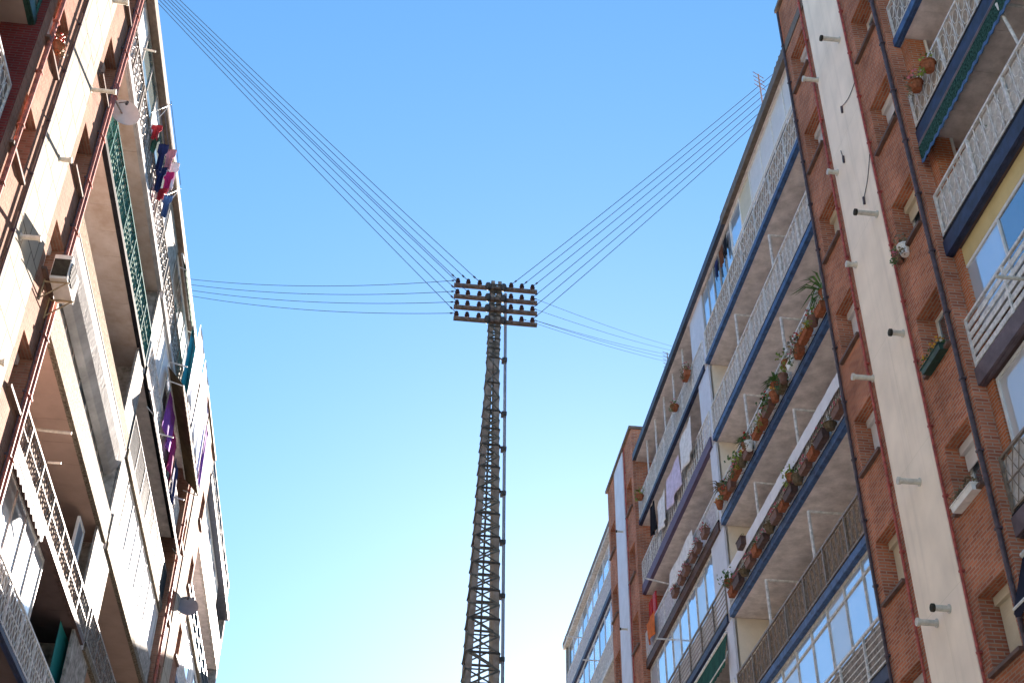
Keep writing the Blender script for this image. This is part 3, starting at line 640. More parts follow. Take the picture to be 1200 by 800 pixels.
# ================================================================== LATTICE MAST
PX, PY = 2.92, 30.0
mast = empty('lattice_mast', 'tall rusty grey lattice mast in the middle of the street carrying four crossarms', 'utility mast', (PX, PY, 0))
ZT = 26.35
def half(z): return .155 + (ZT - z) * .0195 if z < 23.3 else .155 + .0
def hw(z): return max(.155, .155 + (23.6 - z) * .0268)
def corner(i, z):
    h = hw(z); sx, sy = ((-1, -1), (1, -1), (1, 1), (-1, 1))[i]; a = R(2)
    cx, cy = sx * h, sy * h
    return Vector((PX - .012 * (26 - z) + cx * math.cos(a) - cy * math.sin(a), PY + cx * math.sin(a) + cy * math.cos(a), z))
def cen(z): return Vector((PX - .012 * (26 - z), PY, z))
for i in range(4):
    b = MB(); zs = [0, 8, 16, 23.6, ZT]
    for a, c in zip(zs, zs[1:]):
        p, q = corner(i, a), corner(i, c); o_ = (cen(a) - p); o_.z = 0; o_.normalize()
        w = .115 if a < 20 else .085
        # L-section: two thin flanges
        nx = (corner((i + 1) % 4, a) - p).normalized(); ny = (corner((i - 1) % 4, a) - p).normalized()
        for d, e in ((nx, ny), (ny, nx)):
            b0 = [p, p + d * w * 1.3, p + d * w * 1.3 + e * .012, p + e * .012]; b1 = [v + (q - p) for v in b0]
            for k in range(4): b.face([b0[k], b0[(k + 1) % 4], b1[(k + 1) % 4], b1[k]])
            b.face(b1)
    b.build('leg', 'metal_grey', mast, origin=corner(i, 0))
rings = [23.52, 22.63, 21.68, 21.06, 20.54, 19.83, 19.15, 18.38, 17.7, 16.94, 16.18, 15.39, 14.49]
z = 13.6
while z > .5: rings.append(z); z -= .92
top_r = [26.2, 25.9, 25.45, 25.05, 24.65, 24.2, 23.85]
for z in top_r + rings:
    b = MB()
    for i in range(4): b.bar(corner(i, z), corner((i + 1) % 4, z), .036, n=4)
    b.build('ring_brace', 'metal_dark', mast, origin=(PX, PY, z))
allz = sorted(top_r + rings)
b = MB()
for a, c in zip(allz, allz[1:]):
    mid = (a + c) / 2
    for i in range(4):
        j = (i + 1) % 4
        b.bar(corner(i, a), corner(j, mid), .026, n=4); b.bar(corner(j, mid), corner(i, c), .026, n=4)
        b.bar(corner(i, mid), corner(j, mid), .022, n=4)
        b.bar(corner(j, a), corner(i, mid), .022, n=4)
b.build('diagonal_brace', 'metal_brace', mast, origin=(PX, PY, 0))
# middle riser inside the mast and the conduit on its right side
b = MB(); b.bar(cen(.2) + Vector((-.02, .1, 0)), cen(24.4) + Vector((-.02, .1, 0)), .028, n=8); b.build('riser_pipe', 'metal_dark', mast, origin=(PX, PY, 0))
cx = lambda z: PX + .37
b = MB(); b.bar((PX + .30, PY - .02, 26.0), (PX + .40, PY - .12, 13), .045, n=8); b.bar((PX + .40, PY - .12, 13), (PX + .55, PY - .12, .0), .035, n=8)
b.build('conduit', 'conduit', mast, origin=(PX + .4, PY, 0))
for z in rings[::2]:
    cpt = PX + .30 + (26.0 - z) / 13 * .10 if z > 13 else PX + .40 + (13 - z) / 13 * .15
    b = MB(); b.box(cpt - .10, cpt + .045, PY - .2, PY + .0, z - .10, z - .0)
    b.bar((cpt - .10, PY - .08, z), corner(1, z), .03, n=4); b.build('clamp_bracket', 'metal_dark', mast, origin=(cpt, PY, z))
b = MB(); b.box(PX - .8, PX + .8, PY - .8, PY + .8, -.12, .12); b.build('concrete_base', 'kerb', mast, origin=(PX, PY, 0))
tips = {}
for k, z in enumerate((26.02, 25.60, 25.20, 24.78)):
    xa, xb = PX - 1.26 + .01 * k, PX + 1.22
    b = MB(); b.box(xa, xb, PY - .26, PY - .20, z - .04, z + .04); b.box(xa, xb, PY - .262, PY - .14, z - .046, z - .036)
    arm = b.build('crossarm', 'rust', mast, origin=(PX, PY, z))
    for sx in (-1, 1):
        g = MB(); g.lathe((PX - .02 + sx * .23, PY - .3, z - .02), [(.03, -.13), (.075, -.10), (.10, 0), (.075, .10), (.03, .13)], 10)
        g.build('clamp', 'metal_dark', arm, origin=(PX + sx * .23, PY - .3, z))
    for j, dx in enumerate((-1.15, -.84, -.50, .44, .76, 1.08)):
        g = MB(); x = PX + dx
        g.lathe((x, PY - .23, z + .03), [(.014, 0), (.014, .05), (.068, .055), (.074, .10), (.045, .12), (.058, .15), (.05, .19), (.02, .21)], 10)
        g.build('insulator', 'insul', arm, origin=(x, PY - .23, z + .04), smooth=True)
        tips[(k, j)] = Vector((x, PY - .23, z + .17))

# ------------------------------------------------------------------ roof masts and wires
def roof_post(x, y, z0, h, label, nm='cable_post', arms=4):
    e = empty(nm, label, 'cable post', (x, y, z0))
    b = MB(); b.bar((x, y, z0), (x, y, z0 + h), .035, n=8); b.build('post', 'rust', e, origin=(x, y, z0))
    for i in range(arms):
        zz = z0 + h - .12 - i * .32; b = MB(); b.box(x - .04, x + .04, y - .55, y + .55, zz - .03, zz + .03)
        for dy in (-.48, -.24, 0, .24, .48): b.bar((x, y + dy, zz + .03), (x, y + dy, zz + .13), .03, n=8)
        b.build('crossarm', 'rust', e, origin=(x, y, zz))
    return e
def wire(p, q, sag, r, label, group):
    p, q = Vector(p), Vector(q); n = 24; pts = []
    for i in range(n + 1):
        t = i / n; v = p.lerp(q, t); v.z -= sag * 4 * t * (1 - t); pts.append(v)
    b = MB(); b.tube(pts, r, n=5)
    # short stay clamp near the mast end
    d0 = pts[0].lerp(pts[1], .30); d1 = pts[0].lerp(pts[1], .45); b.bar(d0, d1, r * 2.6, n=6)
    tag(b.build('overhead_wire', 'cable', origin=p), label, 'wire', group)
ordn = ['top', 'second', 'third', 'fourth', 'fifth', 'sixth', 'lowest']
WL = (-8.6, 24.95, 33.2)
roof_post(-8.6, WL[1], 30.2, WL[2] + .6 - 30.2, 'rusty cable post on the near end of the left roof, holding the seven steep wires')
ends = [(-8.6, WL[1], WL[2] + .35 - .125 * i) for i in range(7)]
src = [(0, 2), (0, 1), (0, 0), (1, 1), (1, 0), (2, 0), (3, 0)]
for i in range(7): wire(tips[src[i]], ends[i], .10, .0095, 'wire from mast to upper left roof, %s of the bundle of seven' % ordn[i], 'wires rising to the upper left roof')
roof_post(11.6, 26.8, 29.2, 5.0, 'rusty cable post on the right roof near the brick bay, holding the six rising wires')
src = [(0, 3), (0, 4), (0, 5), (1, 5), (2, 5), (3, 5)]
for i in range(6): wire(tips[src[i]], (11.6, 26.6, 33.55 - .26 * i), .10, .0095, 'wire from mast up to the right roof, %s of the bundle of six' % (ordn[i] if i < 5 else 'lowest'), 'wires rising to the right roof')
roof_post(-7.5, 36.9, 30.2, .95, 'short post on the left roof edge where four nearly level wires end', arms=3)
for i in range(4): wire(tips[(i, 0)], (-7.5, 36.9, 31.05 - .24 * i), .28, .009, 'nearly level wire from mast to left roof edge, %s of four' % ('top', 'second', 'third', 'bottom')[i], 'level wires to the left roof edge')
for i in range(5): wire(tips[(min(3, (i + 1) // 1 if i < 3 else 3), 5 - (i == 4))], (12.6, 44.4, 35.5 - .22 * i), .12, .006, 'faint wire from mast towards the far right roof, %s of five' % ('top', 'second', 'third', 'fourth', 'bottom')[i], 'thin wires to the far right roof')
roof_post(12.6, 44.4, 30.52, 5.1, 'tall thin cable post on the roof of the second brick bay')

def tv_antenna(x, y, z0, h, label, n=6):
    e = empty('tv_antenna', label, 'antenna', (x, y, z0))
    b = MB(); b.bar((x, y, z0), (x, y, z0 + h), .022, n=6); b.build('mast', 'metal_grey', e, origin=(x, y, z0))
    b = MB()
    for i in range(n): zz = z0 + h - .06 - i * .17; b.bar((x, y - .02, zz), (x - .0, y - .0, zz + .001), .01); b.bar((x - .2, y - .12, zz), (x + .2, y + .12, zz + .04), .011, n=5)
    b.build('dipole', 'rust', e, origin=(x, y, z0 + h))
tv_antenna(10.25, 38.3, 29.16, 1.45, 'comb shaped television antenna on the right roof edge, left end of the terrace', 7)
tv_antenna(9.98, 24.75, 29.12, 1.7, 'red television antenna mast on the right roof edge beside the brick bay', 4)
tv_antenna(-7.6, 36.1, 30.2, .8, 'small bent antenna on the left roof edge above the green awning', 3)

# ------------------------------------------------------------------ dishes, air conditioners
def dish(c, aim, r, label, m_='dish', wallp=None):
    e = empty('satellite_dish', label, 'satellite dish', c); c = Vector(c); aim = Vector(aim).normalized(); a = aim.orthogonal().normalized(); k = aim.cross(a)
    b = MB(); N = 24; prev = None
    for side in (0, 1):
        prev = None
        for j in range(5):
            rr = r * (j / 4) if j else .001; off = .18 * r * (j / 4) ** 2 - side * .012
            ring = [c + aim * off + (a * math.cos(2 * math.pi * i / N) + k * math.sin(2 * math.pi * i / N)) * rr for i in range(N)]
            if prev:
                for i in range(N):
                    q = [prev[i], prev[(i + 1) % N], ring[(i + 1) % N], ring[i]]; b.face(q if side else q[::-1])
            prev = ring
    b.build('reflector', m_, e, origin=c, smooth=True)
    b = MB(); f = c + aim * r * 1.1 - k * r * .25; b.bar(c - k * r * .9, f, .012); b.bar(f, f - aim * .1, .035, n=8); b.build('feed_arm', 'metal_dark', e, origin=f)
    b = MB(); w = Vector(wallp) if wallp else c - aim * .3; b.bar(c, c - aim * .1, .04); b.bar(c - aim * .1, w, .022); b.bar(w, w + Vector((0, 0, .18)), .03); b.build('bracket', 'metal_grey', e, origin=w)
dish((-6.98, 23.15, 25.05), (.35, -.75, -.10), .36, 'pale satellite dish on an arm beside the upper red pipe of the left block', wallp=(-7.16, 22.3, 24.85))
dish((-6.85, 46.2, 22.8), (.3, -.9, .2), .42, 'dark grey satellite dish low on the far left facade', 'dish_dark', wallp=(-7.16, 46.5, 22.6))
#dish((9.45, 44.1, 20.1), (-.5, -.8, .2), .3, 'small satellite dish on the second brick bay of the right block', wallp=(9.85, 44.3, 20.0))
def ac(S, y, z, w, h, d, label, body='ac', u=-.15):
    e = empty('air_conditioner', label, 'air conditioner', S.p(u, y, z)); og = S.p(u, y, z)
    b = MB(); S.box(b, u - .12 - d, u - .12, y - w / 2, y + w / 2, z, z + h); o = b.build('casing', body, e, origin=og)
    bv = o.modifiers.new('bevel', 'BEVEL'); bv.width = .012; bv.segments = 2
    b = MB(); cx_ = S.x(u - .122 - d)
    b.bar((cx_, y - w * .12, z + h / 2), (S.x(u - .14 - d), y - w * .12, z + h / 2), h * .42, n=20)
    for i in range(7): S.box(b, u - .150 - d, u - .142 - d, y - w * .12 - h * .4, y - w * .12 + h * .4, z + h * .12 + i * h * .12, z + h * .12 + i * h * .12 + .012)
    b.build('fan_grille', 'metal_dark', e, origin=og)
    b = MB(); S.box(b, u - .10 - d, u - .14, y - w / 2 - .012, y - w / 2 - .004, z + .06, z + h - .12); b.build('side_grille', 'flue_dark', e, origin=og)
    b = MB()
    for s_ in (-1, 1):
        yy = y + s_ * w * .36; b.bar(S.p(u, yy, z - .02), S.p(u - .16 - d, yy, z - .02), .02, n=4); b.bar(S.p(u, yy, z - .45), S.p(u - .1 - d, yy, z - .03), .018, n=4); b.bar(S.p(u - .01, yy, z - .5), S.p(u - .01, yy, z + .1), .02, n=4)
    b.build('wall_bracket', 'ac_tan', e, origin=og)
ac(LF, 21.75, 18.35, .85, .62, .36, 'boxy air conditioner on tan brackets under a window of the sunlit brick strip', 'ac')

# ------------------------------------------------------------------ plants
def leaves(b, c, rad, n, size, mi=0, long=False, up=.5):
    c = Vector(c)
    for i in range(n):
        d = Vector((rnd.gauss(0, 1), rnd.gauss(0, 1), rnd.gauss(0, 1) * .8 + up)).normalized()
        if long:
            q = d * rad * rnd.uniform(.7, 1.1); w = d.cross(Vector((0, 0, 1))).normalized() * size; mid = c + q * .55 + Vector((0, 0, rad * .10)); end = c + q - Vector((0, 0, rad * .28))
            b.face([c - w * .4, c + w * .4, mid + w, mid - w], mi); b.face([mid - w, mid + w, end], mi)
        else:
            p = c + Vector((d.x * rad, d.y * rad, d.z * rad)) * rnd.uniform(.3, 1) ; a = d.orthogonal().normalized() * size * rnd.uniform(.6, 1.2); k = d.cross(a).normalized() * size * .6
            a = a + d * rnd.uniform(-.4, .4) * size
            b.face([p - a, p - k, p + a, p + k], mi)
FL = ['flower_red', 'flower_pink', 'flower_yellow', 'leaf_dry']
def planter(S, y, z, label, w=.5, kind=0, group=None, u=-.16, hgt=.2, fm='flower_red', potm='terracotta', lm='leaf', big=1.0):
    c = S.p(u, y, z); e = empty('flower_box' if w > .3 else 'flower_pot', label, 'planter', c, group)
    b = MB()
    if w > .3:
        x0, x1 = sorted((S.x(u - .10), S.x(u + .10)))
        p0 = [(x0 + .02, y - w / 2 + .02, z), (x1 - .02, y - w / 2 + .02, z), (x1 - .02, y + w / 2 - .02, z), (x0 + .02, y + w / 2 - .02, z)]
        p1 = [(x0, y - w / 2, z + hgt), (x1, y - w / 2, z + hgt), (x1, y + w / 2, z + hgt), (x0, y + w / 2, z + hgt)]
        b.face(p0[::-1])
        for i in range(4): j = (i + 1) % 4; b.face([p0[i], p0[j], p1[j], p1[i]])
        b.face([(q[0], q[1], q[2] - .02) for q in p1], 1); b.box(x0 - .012, x1 + .012, y - w / 2 - .012, y + w / 2 + .012, z + hgt - .03, z + hgt - .021)
        b.bar((S.x(.02), y, z + hgt - .02), (S.x(u), y, z - .01), .01, 0, 4)
    else:
        b.lathe(c, [(w * .32, 0), (w * .48, hgt * .85), (w * .54, hgt * .86), (w * .54, hgt), (w * .45, hgt), (w * .44, hgt - .02)], 12)
    b.build('pot', [potm, 'soil'], e, origin=c)
    b = MB()
    if kind == 1: leaves(b, (c[0], c[1], z + hgt), .55 * big, 60, .026, 0, True, .7); nm = 'foliage'
    else:
        k = max(1, int(w / .18))
        if big > 1.1:
            for i in range(3): leaves(b, (c[0] - S.s * .12, y + rnd.uniform(-w / 2, w / 2), z + hgt * rnd.uniform(-.2, .8)), .11, 16, .03, 0, False, -.6)
        for i in range(k): leaves(b, (c[0], y - w / 2 + (i + .5) * w / k, z + hgt + .07), .17 * big, 40, .032 * big)
        if big > 1.3: b.bar((c[0], c[1], z + hgt - .02), (c[0], c[1], z + hgt + .3), .02)
    if fm:
        for i in range(int(14 * w / .5) + 4):
            p = Vector((c[0] + rnd.uniform(-.12, .10), y + rnd.uniform(-w / 2, w / 2), z + hgt + rnd.uniform(.02, .2) * big))
            b.lathe(p, [(.004, -.026), (.03, 0), (.004, .026)], 5, 1)
    b.build('foliage', [lm, fm or lm], e, origin=c)
    return e
SEQX = 0
seq = ['first', 'second', 'third', 'fourth', 'fifth', 'sixth', 'seventh', 'eighth', 'ninth', 'tenth', 'eleventh', 'twelfth', 'thirteenth', 'fourteenth', 'fifteenth', 'sixteenth', 'seventeenth', 'eighteenth']
y = 22.75; i = 0
while y < 32.3:
    w = (.44, .28, .62, .36, .5, .24)[i % 6]; fm = [None, 'flower_red', 'flower_yellow', 'flower_red', 'flower_pink'][i % 5]
    planter(RT, y, ZR[2] + .17, '%s flower box from the brick bay, plant lined balcony, with %s' % (seq[i], {None: 'only leaves', 'flower_red': 'red flowers', 'flower_yellow': 'yellow flowers', 'flower_pink': 'pink flowers'}[fm]),
            w, 0, 'flower boxes on the plant lined balcony', fm=fm, potm=('terracotta', 'plastic_brown', 'terracotta', 'terracotta', 'white', 'plastic_brown', 'pebble')[i % 7], lm=('leaf', 'leaf_dry', 'leaf', 'leaf_yel')[(i * 3) % 4], hgt=(.2, .24, .16, .27)[i % 4], big=(1, 1.5, .8, 1.9, 1.2)[i % 5], u=-.15 - .03 * (i % 3))
    y += w + (.06, .22, .1)[i % 3]; i += 1
y = 22.7; i = 0
while y < 32.3:
    planter(RT, y, ZR[3] + .20, '%s dull flower box from the brick bay on the balcony with the white band' % seq[i], (.5, .3, .6, .4)[i % 4], 0, 'flower boxes below the white band', fm=('flower_pink', None)[i % 2], potm=('plastic_brown', 'pebble', 'brown_edge', 'terracotta')[i % 4], lm=('leaf_dry', 'leaf_dry', 'leaf')[i % 3], hgt=(.2, .15, .24)[i % 3], big=(.8, 1.0, .7, .9)[i % 4])
    y += .60; i += 1
planter(RT, 23.0, ZR[2] + .75, 'large spiky green palm on the balcony corner beside the brick bay', .3, 1, fm=None, u=.12, hgt=.3, lm='leaf_palm', big=1.5)
planter(RT, 25.9, ZR[2] + .85, 'bushy green plant halfway along the plant lined balcony', .28, 0, fm=None, u=.05, lm='leaf_yel', big=1.9)
planter(RT, 26.7, ZR[2] + .70, 'spiky small palm next to the bushy plant on the lined balcony', .28, 1, fm=None, u=-.02, lm='leaf_palm', big=.8)
planter(RT, 29.6, ZR[2] + .70, 'spiky green plant before the far end of the plant lined balcony', .28, 1, fm=None, u=-.02, lm='leaf_palm', big=.75)
planter(RT, 30.7, ZR[2] + .75, 'dark leafy shrub on the far part of the plant lined balcony', .3, 0, fm=None, u=.02, lm='leaf', big=2.2)
planter(RT, 32.2, ZR[2] + .75, 'dry brown and green shrub at the party wall end of the plant lined balcony', .3, 1, fm='flower_red', u=.0, lm='leaf_dry', big=.9)
planter(RT, 26.2, ZR[3] + .55, 'yellow green plant hanging below the white band', .26, 0, fm=None, u=-.14, lm='leaf_yel', big=1.6)
planter(RT, 32.0, ZR[3] + .60, 'dark green leafy plant at the far end of the white band balcony', .26, 0, fm=None, u=-.16, lm='leaf', big=2.0)
planter(RT, 30.6, ZR[3] + 1.1, 'dark red flower box with blue rim clipped to the white band rail', .45, 0, fm=None, u=-.12, hgt=.24, lm='leaf', big=.4, potm='brown_edge')
planter(RT, 34.6, ZR[0] + .8, 'mixed flower pot on the terrace rail near the white end panel', .5, 0, fm='flower_pink', u=-.14, lm='leaf_dry', big=1.6)
planter(RT, 36.4, ZR[0] + .7, 'pink flower pot on the terrace rail further along', .3, 0, fm='flower_pink', u=-.14, lm='leaf', big=1.3)
planter(RT, 42.4, ZR[0] + .6, 'green pot at the far end of the top terrace rail', .3, 0, fm=None, u=-.14, lm='leaf_yel', big=1.8)
planter(RT, 18.2, 18.25, 'white pot with dry stems on a bay window sill beside the dark drainpipe', .26, 0, fm=None, u=-.22, hgt=.24, lm='leaf_dry', big=1.3, potm='white')
planter(RT, 18.45, 18.25, 'small grey plant pot beside the white pot on the bay window sill', .2, 0, fm='flower_pink', u=-.24, hgt=.16, lm='leaf', big=1.2, potm='plastic_brown')
planter(RT, 17.97, 15.5, 'window box with yellow flowers and a white rail beside the dark drainpipe', .85, 0, fm='flower_yellow', u=-.23, hgt=.14, potm='green_dark', lm='leaf')
planter(RT, 17.97, 12.62, 'mossy window box with a small white fence under the lower right bay window', .85, 0, fm=None, u=-.23, hgt=.14, potm='white', lm='leaf_dry')
for i in range(6):
    planter(RT, 33.9 + i * .78 + .15 * (i % 2), ZR[2] + .28, '%s small box of red and pink flowers from the party wall on the lilac rail' % seq[i], .45, 0, 'boxes on the lilac rail', fm=('flower_red', 'flower_pink')[i % 2], potm='plastic_brown', lm='leaf_dry')
planter(RT, 16.5, ZR[2] + .9, 'dry potted plant on the near balcony rail beside the brick return', .3, 0, fm='flower_pink', u=-.12, lm='leaf_dry', big=1.6)
planter(RT, 15.9, ZR[2] + .8, 'second dry potted plant, further from the brick return on the near rail', .3, 0, fm=None, u=-.12, lm='leaf_yel', big=1.3)
planter(RT, 15.0, ZR[3] + 1.1, 'dark leafy pot standing behind the white rail of the near balcony', .3, 0, fm=None, u=.25, lm='leaf', big=1.4)
planter(LF, 18.0, 21.35, 'pot with dry flowers on a near window sill of the sunlit block', .3, 0, fm='flower_red', u=-.25, lm='leaf_dry', big=1.2)
planter(LF, 17.9, 24.2, 'pot with pink flowers on the upper near window sill of the sunlit block', .3, 0, fm='flower_pink', u=-.25, lm='leaf_dry', big=1.2)

# ------------------------------------------------------------------ laundry, awnings, fabric bands
def sheet(S, u, y0, y1, z0, z1, m_, label, name='sheet', cat='laundry', group=None, amp=.05, shirt=False, tilt=0, across=False):
    ny, nz = 14, 10; b = MB(); ph = rnd.uniform(0, 6); G = {}
    for side in (0, 1):
        for i in range(ny + 1):
            for j in range(nz + 1):
                t = i / ny; s = j / nz; dz = (1 - s)
                uu = u + amp * math.sin(t * 9 + ph + s) * (.3 + dz) + side * .01 + tilt * dz
                zz = z0 + (z1 - z0) * s + (.04 * math.sin(t * 7 + ph) * dz)
                yy = y0 + (y1 - y0) * t
                if shirt:
                    cy = (y0 + y1) / 2; wd = 1 if s > .68 else .62 + .05 * math.sin(ph)
                    yy = cy + (yy - cy) * wd
                G[(side, i, j)] = len(b.v); b.v.append(S.p(u - (yy - (y0 + y1) / 2), (y0 + y1) / 2 + (uu - u), zz) if across else S.p(uu, yy, zz))
    for side in (0, 1):
        for i in range(ny):
            for j in range(nz):
                q = (G[(side, i, j)], G[(side, i + 1, j)], G[(side, i + 1, j + 1)], G[(side, i, j + 1)]); b.f.append(q if side else q[::-1]); b.m.append(0)
    for i in range(ny):
        for j in (0, nz): b.f.append((G[(0, i, j)], G[(0, i + 1, j)], G[(1, i + 1, j)], G[(1, i, j)])); b.m.append(0)
    for j in range(nz):
        for i in (0, ny): b.f.append((G[(0, i, j)], G[(0, i, j + 1)], G[(1, i, j + 1)], G[(1, i, j)])); b.m.append(0)
    return tag(b.build(name, m_, origin=S.p(u, (y0 + y1) / 2, z1), smooth=True), label, cat, group)
# band on the right
b = MB()
for i in range(20):
    ya = A0 + .1 + i * (A1 - A0 - .2) / 20; yb_ = A0 + .1 + (i + 1) * (A1 - A0 - .2) / 20 
    RT.box(b, -.055 - .008 * (i % 2), -.045 - .008 * (i % 2), ya, yb_ + .002, ZR[3] + .97, ZR[3] + 1.33)
tag(b.build('fabric_band', 'cloth_band', origin=RT.p(-.05, 27, ZR[3] + 1.1)), 'long pale blue band tied along the handrail of the fourth balcony down', 'fabric band')
for i, (y0, y1, z0, z1, c, l) in enumerate([(34.6, 36.3, 24.0, 25.3, 'white', 'white sheet hung over the grey rail above the purple edge'), (36.5, 38.3, 23.8, 25.0, 'lav', 'lavender sheet beside the white one above the purple edge'),
        (38.6, 39.9, 23.7, 24.9, 'white', 'pale patterned sheet above the purple edge, furthest of the three'), (40.3, 40.9, 24.2, 25.4, 'black', 'dark hanging trousers at the end of the line above the purple edge')]):
    sheet(RT, -.12, y0, y1, z0, z1, 'cloth_' + c, l, 'sheet' if c != 'black' else 'trousers')
sheet(RT, -.14, 35.5, 38.6, 20.9, 21.6, 'cloth_white', 'long white cloth over the lilac rail of the right block')
sheet(RT, -.14, 41.2, 42.4, 20.7, 21.5, 'cloth_orange', 'orange towel on the lilac rail near the red door', 'towel')
for i, (yy, c) in enumerate([(29.3, 'black'), (29.8, 'brown'), (30.4, 'navy')]):
    sheet(RT, .0, yy, yy + .42, 27.9, 28.6, 'cloth_' + c, '%s shirt hanging in the dark end of the top storey enclosure' % c, 'shirt', shirt=True, amp=.02)
# near right awning with scalloped green valance
aw = empty('awning', 'rolled awning with green lace valance and blue trim under the near right balcony', 'awning', RT.p(-.1, 10, ZR[2]))
b = MB(); b.bar(RT.p(.0, N0, ZR[2] - .14), RT.p(.0, N1 - .1, ZR[2] - .14), .10, n=12); b.build('roll', 'purple_grey', aw, origin=RT.p(0, 10, ZR[2] - .1))
b = MB(); n = 60
for i in range(n):
    ya = N0 + i * (N1 - .1 - N0) / n; yb_ = N0 + (i + 1) * (N1 - .1 - N0) / n; ym = (ya + yb_) / 2; zt = ZR[2] - .2; zb2 = ZR[2] - .62
    pts = [(ya, zt), (yb_, zt), (yb_, zb2), (ym, zb2 - .05), (ya, zb2)]
    b.face([RT.p(-.10, *q) for q in pts]); b.face([RT.p(-.092, *q) for q in pts][::-1])
    b.face([RT.p(-.104, ya, zb2), RT.p(-.104, ym, zb2 - .05), RT.p(-.104, ym, zb2 + .04), RT.p(-.104, ya, zb2 + .09)], 1); b.face([RT.p(-.104, ym, zb2 - .05), RT.p(-.104, yb_, zb2), RT.p(-.104, yb_, zb2 + .09), RT.p(-.104, ym, zb2 + .04)], 1)
b.build('valance', ['green_lace', 'blue'], aw, origin=RT.p(-.1, 10, ZR[2] - .3))
b = MB(); b.bar(RT.p(-.1, 13.4, ZR[2] - .3), RT.p(.1, 13.4, ZR[3] + 1.3), .03); b.bar(RT.p(-.1, 13.4, ZR[2] - .3), RT.p(1.3, 13.4, ZR[2] - .3), .03); b.build('awning_frame', 'iron_white', aw, origin=RT.p(0, 13.4, ZR[2]))
b = MB(); b.bar(RT.p(-.55, 14.9, ZR[4] + .55), RT.p(.0, 14.9, ZR[4] + .55), .03); b.build('awning_pole', 'flue', rb, origin=RT.p(0, 14.9, ZR[4] + .5))

def awning(S, y0, y1, zi, zo, ui, uo, m_, label, val='canvas_white', scallop=.18):
    e = empty('awning', label, 'awning', S.p(ui, (y0 + y1) / 2, zi)); og = S.p(ui, (y0 + y1) / 2, zi)
    b = MB(); q = [(ui, zi), (uo, zo)]
    b.face([S.p(ui, y0, zi), S.p(ui, y1, zi), S.p(uo, y1, zo), S.p(uo, y0, zo)]); b.face([S.p(ui, y0, zi + .015), S.p(uo, y0, zo + .015), S.p(uo, y1, zo + .015), S.p(ui, y1, zi + .015)])
    b.face([S.p(uo, y0, zo), S.p(uo, y1, zo), S.p(uo, y1, zo + .015), S.p(uo, y0, zo + .015)]); b.build('canvas', m_, e, origin=og)
    b = MB(); n = max(3, int((y1 - y0) / .3))
    for i in range(n):
        ya = y0 + i * (y1 - y0) / n; yb_ = y0 + (i + 1) * (y1 - y0) / n; ym = (ya + yb_) / 2
        pts = [(ya, zo), (yb_, zo), (yb_, zo - scallop * .7), (ym, zo - scallop), (ya, zo - scallop * .7)]
        b.face([S.p(uo - .004, *p) for p in pts]); b.face([S.p(uo + .004, *p) for p in pts][::-1])
    b.build('valance', val, e, origin=og)
    b = MB(); b.bar(S.p(uo, y0, zo), S.p(uo, y1, zo), .025); b.bar(S.p(ui, y0, zi + .03), S.p(ui, y1, zi + .03), .05)
    for yy in (y0 + .05, y1 - .05): b.bar(S.p(ui, yy, zi - .5), S.p(uo, yy, zo), .018)
    b.build('frame', 'iron_white', e, origin=og)
awning(LF, LB0 + 3.0, LB1 - .05, 26.55, 25.85, -.02, -.62, 'canvas_brown', 'long brown awning over the far balconies of the left block', 'canvas_brown', .1)
awning(LF, LB0 + 1.0, LB0 + 4.6, 29.7, 29.1, -.12, -.35, 'canvas_green', 'dark green awning under the left roof edge by the level wires', 'canvas_green')
awning(LF, LA0 + .1, 26.2, 15.3, 15.1, -.02, -.12, 'canvas_dark', 'dark awning with pale scalloped edge below the sunlit railing on the left', 'canvas_white', .26)
awning(RT, LB0 + .3, LB1 - 3, 17.1, 16.3, .02, -.1, 'canvas_green', 'dark green awning in the shaded far balcony of the right block', 'canvas_green')
awning(LF, 33.9, 43.2, 24.12, 23.3, -.04, -.32, 'canvas_dark', 'long black rolled awning strip on the left facade below the brown awning', 'canvas_dark', .12)
sheet(LF, .25, 30.9, 33.4 - .8, 13.0, 15.2, 'teal', 'teal canvas screen in the shaded lower left balcony', 'canvas_screen', 'screen', amp=.02)
awning(RT, 13.2, 17.0, 11.1, 10.2, -.05, -.4, 'canvas_dark', 'dark awning under the lowest near balcony on the right', 'canvas_dark')
for i, (y0, y1, z0, z1, c, l, u) in enumerate([
        (37.3, 38.6, 26.9, 29.2, 'cyan', 'bright cyan towel next to the white sheets under the left roof', -.55), (37.6, 39.4, 26.6, 29.6, 'white', 'tall white sheet hanging out from the left roof, nearest of the row', -.75),
        (39.6, 41.3, 26.2, 29.5, 'white', 'tall white sheet with soft folds, middle of the row under the left roof', -.80), (41.4, 42.3, 26.0, 28.9, 'lav', 'tall lavender sheet between the white and the purple one', -.82),
        (42.3, 43.2, 25.9, 28.4, 'purple', 'purple sheet at the far end of the row under the left roof', -.84)]):
    sheet(LF, u + .24, y0, y1, z0, z1, 'cloth_' + c, l, 'sheet', amp=.035)
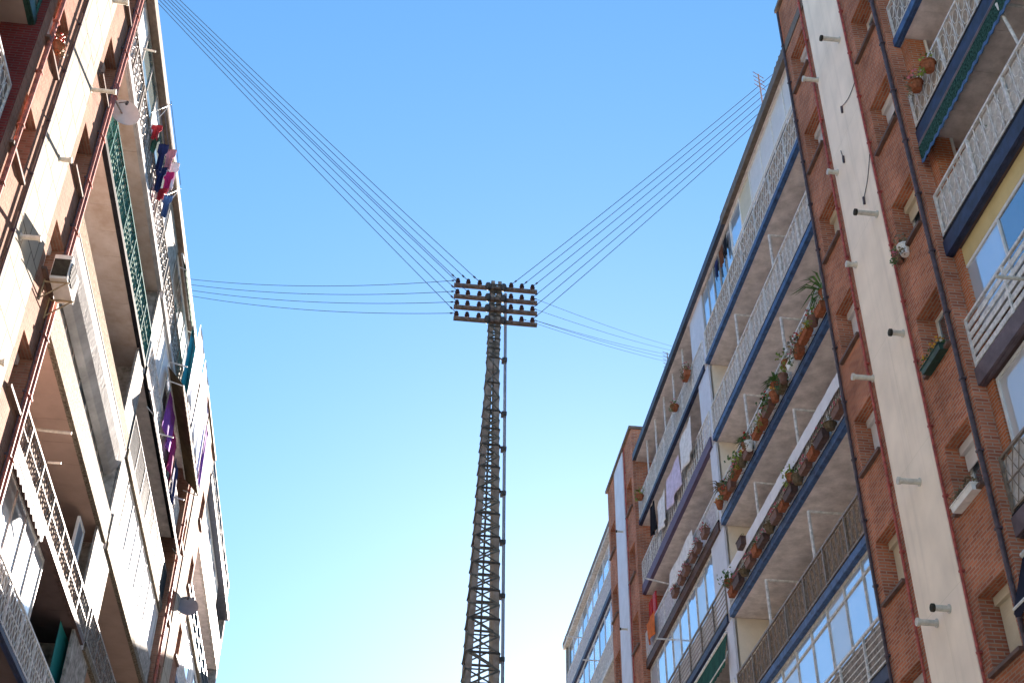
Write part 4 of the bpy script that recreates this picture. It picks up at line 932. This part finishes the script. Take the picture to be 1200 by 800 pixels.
for i, (y0, y1, z0, z1, c, l, u) in enumerate([
        (27.0, 27.5, 28.2, 29.0, 'red', 'red shirt hanging highest on the left top balcony', -.15), (27.2, 27.7, 27.9, 28.7, 'green', 'dark green shirt on the left top balcony, nearest the wall', -.10), (27.7, 28.3, 27.7, 29.0, 'navy', 'navy shirt in the middle of the left drying rack', -.35),
        (28.3, 28.8, 27.4, 28.6, 'navy', 'second navy garment, lowest on the left drying rack', -.30), (28.3, 28.9, 28.3, 29.4, 'pink', 'pink shirt on the outer bar of the left drying rack', -.50), (28.9, 29.4, 27.9, 29.0, 'magenta', 'magenta shirt on the left drying rack', -.45),
        (29.0, 29.5, 28.2, 29.5, 'white', 'white and red shirt at the outer end of the left rack', -.55), (29.5, 30.0, 27.5, 28.6, 'blue', 'blue garment at the far end of the left rack', -.40), (28.6, 29.0, 27.3, 28.0, 'red', 'short red top low in the left rack', -.42)]):
    sheet(LF, u * .62 + .02, (y0 + y1) / 2 - .15, (y0 + y1) / 2 + .15, z0 + .12, z1 - .12, 'cloth_' + c, l, 'shirt', amp=.04, shirt=True, across=True)
rk = empty('drying_rack', 'white drying rack with colourful laundry projecting from the left top balcony', 'drying rack', LF.p(-.1, 28.3, 29.0))
b = MB()
for yy in (26.8, 30.3): b.bar(LF.p(.05, yy, 28.9), LF.p(-.42, yy, 29.3), .016); b.bar(LF.p(.0, yy, 28.3), LF.p(-.42, yy, 29.3), .012)
b.build('arm', 'iron_white', rk, origin=LF.p(0, 28.3, 29))
b = MB()
for k in range(5): uu = -.06 - k * .085; b.bar(LF.p(uu, 26.8, 29.0 + k * .11), LF.p(uu, 30.3, 29.0 + k * .11), .008)
b.build('line', 'cable', rk, origin=LF.p(0, 28.3, 29))
for i, (y0, y1, z0, z1, c, l) in enumerate([(36.6, 38.2, 22.6, 24.0, 'purple', 'purple cloth hanging between the black rail and the brown awning on the left'), (38.3, 39.6, 22.3, 23.7, 'magenta', 'magenta cloth hanging below the brown awning on the left'), (39.8, 40.9, 22.0, 23.4, 'navy', 'navy cloth beside the magenta one on the left facade')]):
    sheet(LF, -.14, y0, y1, z0 + 2.0, z1 + 2.0, 'cloth_' + c, l, 'sheet', amp=.05)
